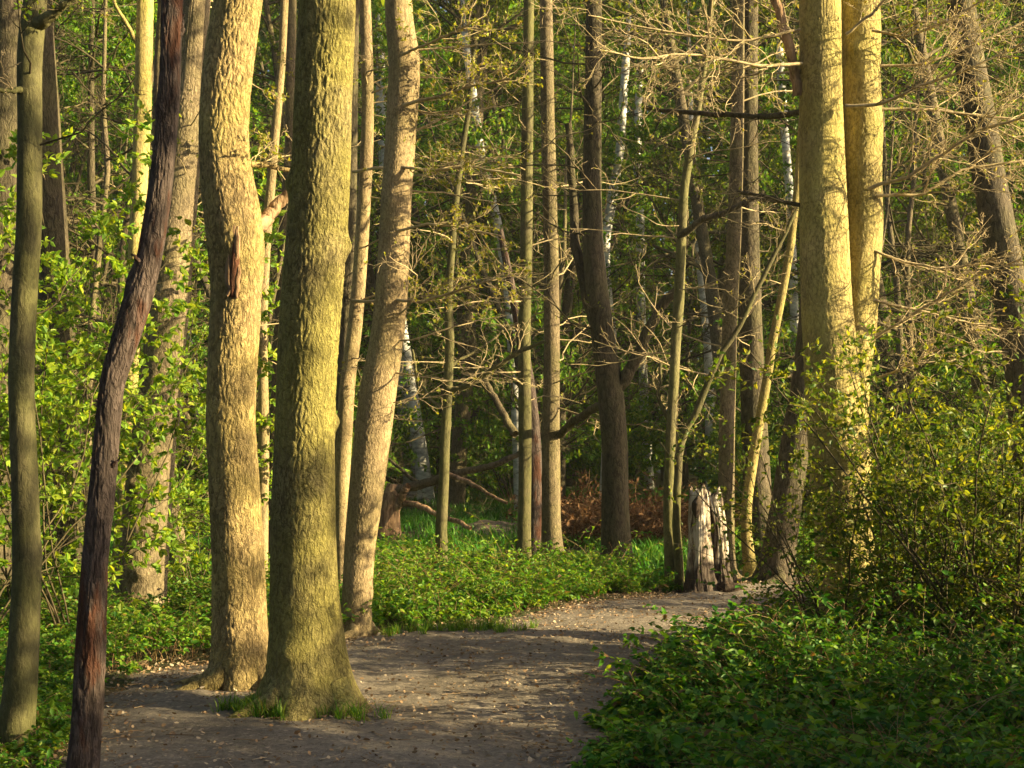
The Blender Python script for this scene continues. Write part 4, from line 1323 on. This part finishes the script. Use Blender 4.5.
# leaf litter and grit on and beside the path
def litter():
    rng = np.random.default_rng(78)
    n = 130000
    x, y = scatter(rng, n, -3.4, 5.5, 5.5, 18, lambda x, y: on_path(x, y, 0.35) & (rng.random(len(x)) < np.where(on_path(x, y, -0.35), 0.3, 0.9) * (0.55 + 0.45 * np.sin(x * 2.7 + 1.1 * y) * np.sin(y * 1.7))))
    for T_ in (R1, R2, R4, R5, R6, R7, R8, R18, R13, R14, R16, R17):
        rr_ = float(np.interp(T_[1][2] + 0.2, T_[2][:, 2], T_[3]))
        k_ = 260
        aa = rng.uniform(0, 2 * PI, k_)
        dd_ = rr_ * 1.1 + np.abs(rng.normal(0, 0.16, k_))
        x = np.concatenate([x, T_[2][0, 0] + np.cos(aa) * dd_])
        y = np.concatenate([y, T_[2][0, 1] + np.sin(aa) * dd_])
    m = len(x)
    p = np.stack([x, y, np.where(on_path(x, y, -0.12), path_z(x, y), ground_z(x, y) + 0.01) + rng.uniform(0.003, 0.014, m)], 1)
    a = rng.uniform(0, 2 * PI, m)
    g = Geo()
    leaves(g, rng, p, np.stack([np.cos(a), np.sin(a), rng.normal(0, 0.25, m)], 1), rng.uniform(0.008, 0.032, m) * rng.uniform(0.7, 1.3, m), upb=0.9, wid=0.65, fine=True, droop=-0.12)
    # twig scraps
    k = rng.integers(0, m, 900)
    a = rng.uniform(0, 2 * PI, 900)
    l = rng.uniform(0.02, 0.10, 900)
    pts = p[k][:, None, :] + np.linspace(-1, 1, 3)[None, :, None] * np.stack([np.cos(a), np.sin(a), np.zeros(900)], 1)[:, None, :] * l[:, None, None]
    tubes(g, pts, np.full((900, 3), 0.0025), 3)
    tag(g.build('leaf_litter', M['litter']), 'scattered dry brown leaves and twigs on the path', 'leaf litter', kind='stuff')


litter()


# ------------------------------------------------------------------ shrubs
def shrub_geo(seed, H, stems, spread, leafm, lsize, twigs=(8, 6), lk=4, stem_r=0.012, flat=0.8, twigm='twig', wid=0.55, fine=False, droopy=0.0, clump=1):
    """returns twig geometry and leaf geometry around the origin"""
    rng = np.random.default_rng(seed)
    a = rng.uniform(0, 2 * PI, stems)
    S0 = np.stack([np.cos(a), np.sin(a), np.zeros(stems)], 1) * rng.uniform(0, 0.15, stems)[:, None] * spread
    S0[:, 2] = -0.05
    D0 = np.stack([np.cos(a) * spread, np.sin(a) * spread, np.ones(stems)], 1) * rng.uniform(0.6, 1.2, (stems, 1))
    D0[:, 2] = 1
    sp = [dict(P=9, wig=0.12, up=0.02, n=twigs[0], t=(0.15, 1), ang=0.95, flat=flat, lr=(0.25, 0.5), rr=0.5, taper=0.3),
          dict(P=6, wig=0.2, up=droopy, n=twigs[1], t=(0.2, 1), ang=0.9, flat=flat * .7, lr=(0.3, 0.6), rr=0.6),
          dict(P=4, wig=0.25)]
    out = grow(rng, S0, D0, rng.uniform(0.7, 1.1, stems) * H, np.full(stems, stem_r), sp)
    g = Geo()
    for k, (p, r) in enumerate(out):
        tubes(g, p, r, (6, 4, 3)[k])
    gl = Geo()
    p, t = along(rng, out[-1][0], lk, 0.1, 1)
    if clump > 1:
        p, t = np.repeat(p, clump, 0), np.repeat(t, clump, 0)
    leaves(gl, rng, p, norm(t + rng.normal(size=p.shape) * 0.8), rng.uniform(*lsize, len(p)), upb=0.9, wid=wid, fine=fine)
    return g, gl


PROTO = {}


def proto(key, name, label, cat, group, gg, twigm, leafm):
    root = empty(name, (0, 0, 0), label, cat, group)
    tw = gg[0].build('stem', M[twigm], root)
    gg[1].build('foliage', M[leafm], root, smooth=False)
    PROTO[key] = [root, False]
    return root


def place(key, x, y, rz, s=1.0, label=None, group=None, name=None, sz=None):
    r, used = PROTO[key]
    if used:
        o = copy_tree(r)
    else:
        o = r
        PROTO[key][1] = True
    o.location = (x, y, float(ground_z(x, y)))
    o.rotation_euler = (0, 0, rz)
    o.scale = (s, s, sz or s)
    if label:
        o['label'] = label
    if group:
        o['group'] = group
    return o


proto('spring_a', 'green_shrub', '', 'shrub', 'leafy shrubs among the left trunks', shrub_geo(201, 4.2, 8, 0.5, None, (0.04, 0.085), (9, 7), 4, 0.010, 0.25, clump=3, fine=True, droopy=-0.04), 'dark_twig', 'spring')
proto('spring_b', 'green_shrub', '', 'shrub', 'leafy shrubs among the left trunks', shrub_geo(202, 3.8, 7, 0.62, None, (0.04, 0.085), (9, 7), 4, 0.010, 0.25, clump=3, fine=True, droopy=-0.04), 'dark_twig', 'spring')
for i, (k, px, D, rz, s, lab) in enumerate((
        ('spring_a', 75, 11.6, 0.4, 1.0, 'light green leafy shrub between the slim trunk and the dead trunk, nearest one'),
        ('spring_b', 20, 13.2, 1.9, 1.1, 'light green leafy shrub spreading behind the slim left trunk at the picture edge'),
        ('spring_a', 110, 15.0, 3.1, 1.2, 'yellow green leafy shrub behind the dead trunk, in front of the thin yellow trunk'),
        ('spring_b', -40, 11.0, 4.4, 1.0, 'light green shrub reaching in from beyond the left edge'),
        ('spring_b', 200, 14.6, 5.2, 0.62, 'low leafy shrub in the gap between the broad grey trunk and the scarred oak'))):
    place(k, at(px, 600, D)[0], D, rz, s, lab)

proto('holly_a', 'holly_bush', '', 'bush', 'dark evergreen bushes on the right', shrub_geo(211, 2.2, 13, 0.5, None, (0.025, 0.05), (11, 7), 6, 0.010, 1.0, fine=True, wid=0.6), 'dark_twig', 'holly')
proto('holly_b', 'holly_bush', '', 'bush', 'dark evergreen bushes on the right', shrub_geo(212, 2.0, 12, 0.62, None, (0.025, 0.05), (11, 7), 6, 0.010, 1.0, fine=True, wid=0.6), 'dark_twig', 'holly')
proto('holly_c', 'holly_bush', '', 'bush', 'dark evergreen bushes on the right', shrub_geo(213, 2.2, 9, 0.55, None, (0.025, 0.045), (9, 7), 4, 0.009, 1.0, fine=True, wid=0.6), 'dark_twig', 'holly')
for i, (k, px, D, rz, s, lab) in enumerate((
        ('holly_c', 835, 10.5, 0.2, 0.95, 'dark holly bush growing in front of the twin trunked tree foot'),
        ('holly_b', 935, 10.2, 1.2, 1.2, 'sunlit evergreen bush just right of the twin trunked tree'),
        ('holly_a', 1000, 9.8, 2.6, 1.27, 'tall evergreen bush at the right edge behind the bramble thicket'),
        ('holly_b', 965, 14.1, 4.0, 1.15, 'evergreen bush behind the others on the right, in front of the hazy dark trunk'),
        ('holly_c', 1050, 10.2, 5.0, 1.0, 'evergreen bush cut off by the right edge of the picture'))):
    place(k, at(px, 600, D)[0], D, rz, s, lab)

for k, (key, x_, y_, s_) in enumerate((('holly_a', 3.9, 7.3, 0.95), ('holly_b', 4.3, 8.3, 0.7), ('holly_a', 4.7, 9.5, 0.75), ('holly_b', 6.3, 13.7, 1.2), ('holly_b', 3.8, 6.3, 1.0), ('holly_a', 3.9, 5.2, 1.0))):  # unseen bushes added so their shadows darken the path
    place(key, x_, y_, k * 2.3, s_, 'unseen evergreen bush added beyond the right edge to shade the path', 'unseen evergreen bushes added beyond the right edge for shade')

# ------------------------------------------------------------------ the wood behind


def wood_tree_geo(seed, H, r, first, nb, bl, leafm, lsize, lk, bare=False, twigs=(7, 5), upb=0.35, lean=0.05):
    rng = np.random.default_rng(seed)
    n = 12
    C = np.zeros((n, 3))
    d = np.array([rng.normal(0, lean), rng.normal(0, lean), 1.0])
    for i in range(1, n):
        C[i] = C[i - 1] + d / np.linalg.norm(d) * H / (n - 1)
        d = d + rng.normal(0, 0.07, 3) * np.array([1, 1, 0])
    C[:, 2] -= 0.3
    R = r * np.linspace(1, 0.12, n)
    gt = Geo()
    Cn, Rn = trunk_geo(gt, C, R, n=40, S=12, seed=seed, lump=0.06, flare=0.3)
    zz = rng.uniform(first, H * 0.96, nb)
    S0 = np.stack([np.interp(zz, Cn[:, 2], Cn[:, k]) for k in range(3)], 1)
    a = rng.uniform(0, 2 * PI, nb)
    D0 = np.stack([np.cos(a), np.sin(a), rng.normal(upb, 0.25, nb)], 1)
    L0 = bl * rng.uniform(0.6, 1.15, nb) * (1.1 - 0.6 * zz / H)
    R0 = np.minimum(np.interp(zz, Cn[:, 2], Rn) * 0.5, 0.008 + 0.012 * L0)
    sp = [dict(P=8, wig=0.17, up=0.02, n=twigs[0], t=(0.15, 1), ang=0.8, flat=0.6, lr=(0.3, 0.6), rr=0.55, taper=0.3, rmin=0.004),
          dict(P=6, wig=0.24, up=0.02, n=twigs[1], t=(0.15, 1), ang=0.85, flat=0.6, lr=(0.3, 0.65), rr=0.6, rmin=0.003),
          dict(P=4, wig=0.3, rmin=0.0025)]
    out = grow(rng, S0, D0, L0, R0, sp)
    g = Geo()
    for k, (p, rr) in enumerate(out):
        tubes(g, p, rr, (6, 4, 3)[k])
    gl = Geo()
    pts = out[-1][0]
    if lk < 1:
        pts = pts[rng.random(len(pts)) < lk]
    p, t = along(rng, pts, max(1, int(lk)), 0.2, 1)
    leaves(gl, rng, p, norm(t + rng.normal(size=p.shape) * 0.8), rng.uniform(*lsize, len(p)), upb=0.8)
    return gt, g, gl


def wproto(key, name, label, group, gg, barkm, twigm, leafm):
    root = empty(name, (0, 0, 0), label, 'tree', group)
    gg[0].build('trunk', M[barkm], root)
    c = gg[1].build('crown', M[twigm], root)
    gg[2].build('foliage', M[leafm], c, smooth=False)
    PROTO[key] = [root, False]


G_LEAFY, L_LEAFY = 'leafy trees filling the shaded wood behind', 'dark leafy green tree in the shaded wood behind the path'
G_BARE, L_BARE = 'twiggy bare trees in the wood behind', 'thin bare twiggy tree with few young leaves in the wood behind'
G_TALL, L_TALL = 'tall trunks far back in the wood', 'tall dim trunk far back in the shaded wood'
G_BUSH, L_BUSH = 'dark green bushes under the far trees', 'dark green bush under the trees far behind the path'
wproto('leafy_a', 'leafy_tree', L_LEAFY, G_LEAFY, wood_tree_geo(301, 9, 0.10, 0.6, 34, 2.6, None, (0.06, 0.12), 9), 'dark_bark', 'dark_twig', 'wood_leaf')
wproto('leafy_b', 'leafy_tree', L_LEAFY, G_LEAFY, wood_tree_geo(302, 12, 0.14, 1.2, 38, 3.0, None, (0.06, 0.12), 9), 'dark_bark', 'dark_twig', 'wood_leaf')
wproto('bare_a', 'bare_tree', L_BARE, G_BARE, wood_tree_geo(303, 9, 0.07, 1.3, 26, 2.0, None, (0.03, 0.06), 0.16, twigs=(8, 6), upb=0.25), 'gray_bark', 'dark_twig', 'olive_leaf')
wproto('bare_b', 'bare_tree', L_BARE, G_BARE, wood_tree_geo(304, 11, 0.09, 1.8, 28, 2.3, None, (0.03, 0.06), 0.16, twigs=(8, 6), upb=0.25), 'gray_bark', 'dark_twig', 'olive_leaf')
wproto('tall_a', 'tall_tree', L_TALL, G_TALL, wood_tree_geo(305, 18, 0.2, 4.0, 40, 3.6, None, (0.08, 0.14), 7), 'gray_bark', 'dark_twig', 'olive_leaf')
wproto('tall_b', 'tall_tree', L_TALL, G_TALL, wood_tree_geo(306, 20, 0.17, 5.0, 40, 3.4, None, (0.08, 0.14), 7), 'dark_bark', 'dark_twig', 'wood_leaf')
proto('bush_a', 'woodland_bush', L_BUSH, 'bush', G_BUSH, shrub_geo(311, 2.6, 11, 0.7, None, (0.06, 0.11), (9, 6), 11, 0.012, 0.9), 'dark_twig', 'wood_leaf')

rng = np.random.default_rng(99)
BIRCH_VIEW = [(410, 24, 38), (608, 16, 34), (641, 6, 38), (705, 8, 36), (496, 16, 33)]


def strew(keys, count, y0, y1, smin, smax, label=None, group=None, wmul=0.44, mind=1.2, avoid=None, pad=1.5):
    done = []
    tries = 0
    while len(done) < count and tries < 8000:
        tries += 1
        y_ = rng.uniform(y0, y1)
        x_ = rng.uniform(-1, 1) * (wmul * y_ + pad)
        if avoid and avoid(x_, y_):
            continue
        px = 512 + F * x_ / y_
        if any(y_ < D_ and abs(px - c_) < w_ + F * 0.5 / y_ for c_, w_, D_ in BIRCH_VIEW):
            continue
        if any((x_ - a) ** 2 + (y_ - b) ** 2 < mind ** 2 for a, b in done):
            continue
        done.append((x_, y_))
        s = rng.uniform(smin, smax)
        place(keys[len(done) % len(keys)], x_, y_, rng.uniform(0, 6.28), s, label, group, sz=s * rng.uniform(0.9, 1.15))


# keep the grassy clearing in the middle open
clear = lambda x, y: (-3.5 < x - 0.02 * y < 5.0 and y < 27) or on_path(np.array([x]), np.array([y]), 0.8)[0]
strew(['bush_a'], 46, 22, 52, 0.8, 1.5, mind=1.6, avoid=lambda x, y: clear(x, y))
strew(['leafy_a', 'leafy_b'], 95, 22, 58, 0.7, 1.4, mind=1.7, avoid=lambda x, y: clear(x, y) or (abs(x) < 4 and y < 27))
strew(['bare_a', 'bare_b'], 30, 18, 36, 0.8, 1.2, mind=1.1, avoid=lambda x, y: (y < 21 and -3 < x < 5) or on_path(np.array([x]), np.array([y]), 0.5)[0])
strew(['tall_a', 'tall_b'], 60, 26, 64, 0.85, 1.25, mind=2.0, avoid=lambda x, y: clear(x, y) or (x < -0.2 * y and y < 36))


# unseen trees added beyond the right edge to block sun from the clearing
L_OFF, G_OFF = 'unseen leafy tree added beyond the right edge to block the sun', 'unseen trees added beyond the right edge as sun blockers'
for k, (key, s_, t_, sc_) in enumerate((
        ('leafy_a', 5.7, 7.5, 1.0), ('leafy_b', 5.5, 11, 1.0), ('leafy_a', 5.9, 14, 0.9), ('leafy_b', 6.0, 9.5, 0.8), ('leafy_b', 5.9, 6.5, 0.75), ('leafy_a', 6.3, 12, 0.85), ('leafy_b', 4.0, 9.5, 1.0), ('leafy_a', 2.8, 8, 1.0), ('leafy_b', 3.6, 17, 1.2), ('leafy_b', 1.0, 16, 1.2),
        ('leafy_a', 0.8, 9, 1.0), ('leafy_b', -1.5, 10, 1.1),
        ('leafy_b', 14.4, 24, 0.7), ('leafy_b', 18.2, 20, 0.7), ('leafy_b', 39, 26, 1.5), ('leafy_b', 52, 32, 1.5))):
    p = sunpos(s_, t_)
    place(key, p[0], p[1], k * 1.7, sc_, L_OFF, G_OFF)


L_OFL, G_OFL = 'unseen leafy tree added beyond the left edge to block low sky', 'unseen trees added beyond the left edge as sky blockers'  # more of the wood out of view, added to cut the low skylight
for k, (key, x_, y_, sc_) in enumerate((('leafy_b', -7.5, 6, 1.2), ('leafy_a', -6.5, 1, 1.2), ('leafy_b', -9, 11, 1.2), ('leafy_a', -5.0, -3, 1.2), ('leafy_b', -10.5, 16, 1.3), ('leafy_b', -12, 3, 1.3))):
    place(key, x_, y_, k * 2.1, sc_, L_OFL, G_OFL)
L_BEH, G_BEH = 'unseen leafy tree added behind the viewer to block low sky', 'unseen trees added behind the viewer as sky blockers'  # unseen trees added at the back, closing off sky behind the camera
for k, (key, x_, y_, sc_) in enumerate((('leafy_b', -3.5, -9, 1.3), ('leafy_a', 1.5, -11, 1.4), ('leafy_b', 5, -9, 1.3), ('leafy_b', -8, -8, 1.3))):
    place(key, x_, y_, k * 1.3, sc_, L_BEH, G_BEH)


# far woodland closing the view
def haze():
    m, nt, N = nodes('haze_air')
    pv = N('ShaderNodeVolumePrincipled')
    pv.inputs['Color'].default_value = (0.93, 0.95, 0.90, 1)
    pv.inputs['Density'].default_value = 0.0004
    o = N('ShaderNodeOutputMaterial')
    nt.links.new(pv.outputs[0], o.inputs['Volume'])
    x0, x1, y0, y1, z0, z1 = -96, 96, -46, 206, -1.6, 36
    v = [(x, y, z) for z in (z0, z1) for y in (y0, y1) for x in (x0, x1)]
    q = np.array([[0, 2, 3, 1], [4, 5, 7, 6], [0, 1, 5, 4], [2, 6, 7, 3], [0, 4, 6, 2], [1, 3, 7, 5]])
    tag(mk('haze', np.array(v), [q], m, smooth=False), 'faint evening haze filling the air of the wood', 'haze', kind='stuff')


haze()


def far_wood():
    rng = np.random.default_rng(123)
    n = 260000
    x = rng.uniform(-46, 46, n)
    top = 27 + 3 * np.sin(x * 0.35) + 2 * np.sin(x * 0.9 + 1)
    z = rng.uniform(0, 1, n) ** 0.9 * top
    y = 68 + 3 * np.sin(x * 0.4) + rng.uniform(-4, 5, n) + 1.5 * np.sin(z * 1.1 + x)
    keep = (np.sin(x * 1.1 + 0.6 * z) * np.sin(z * 0.9 + 0.3 * x) + rng.normal(0, 0.5, n)) > -1.0
    p = np.stack([x, y, z], 1)[keep]
    g = Geo()
    leaves(g, rng, p, norm(rng.normal(size=p.shape)), rng.uniform(0.3, 0.75, len(p)), upb=0.7, wid=0.7)
    xs = rng.uniform(-44, 44, 60)
    pts = np.stack([np.repeat(xs[:, None], 6, 1) + rng.normal(0, 0.2, (60, 6)), np.full((60, 6), 66.0) + rng.uniform(-3, 3, (60, 1)), np.repeat(np.linspace(-0.5, 18, 6)[None], 60, 0)], -1)
    nv = len(g.q[0])
    tubes(g, pts, np.repeat(np.linspace(0.22, 0.08, 6)[None], 60, 0), 6)
    o = g.build('far_woodland', [M['wood_leaf'], M['dark_bark']], smooth=False)
    mi = np.concatenate([np.zeros(nv), np.ones(len(o.data.polygons) - nv)]).astype(np.int32)
    o.data.polygons.foreach_set('material_index', mi)
    tag(o, 'dense green mass of the wood closing the view', 'woodland', kind='stuff')


far_wood()
# unused prototypes are not left at the origin
for key, (r, used) in PROTO.items():
    if not used:
        for c in list(r.children):
            bpy.data.objects.remove(c)
        bpy.data.objects.remove(r)
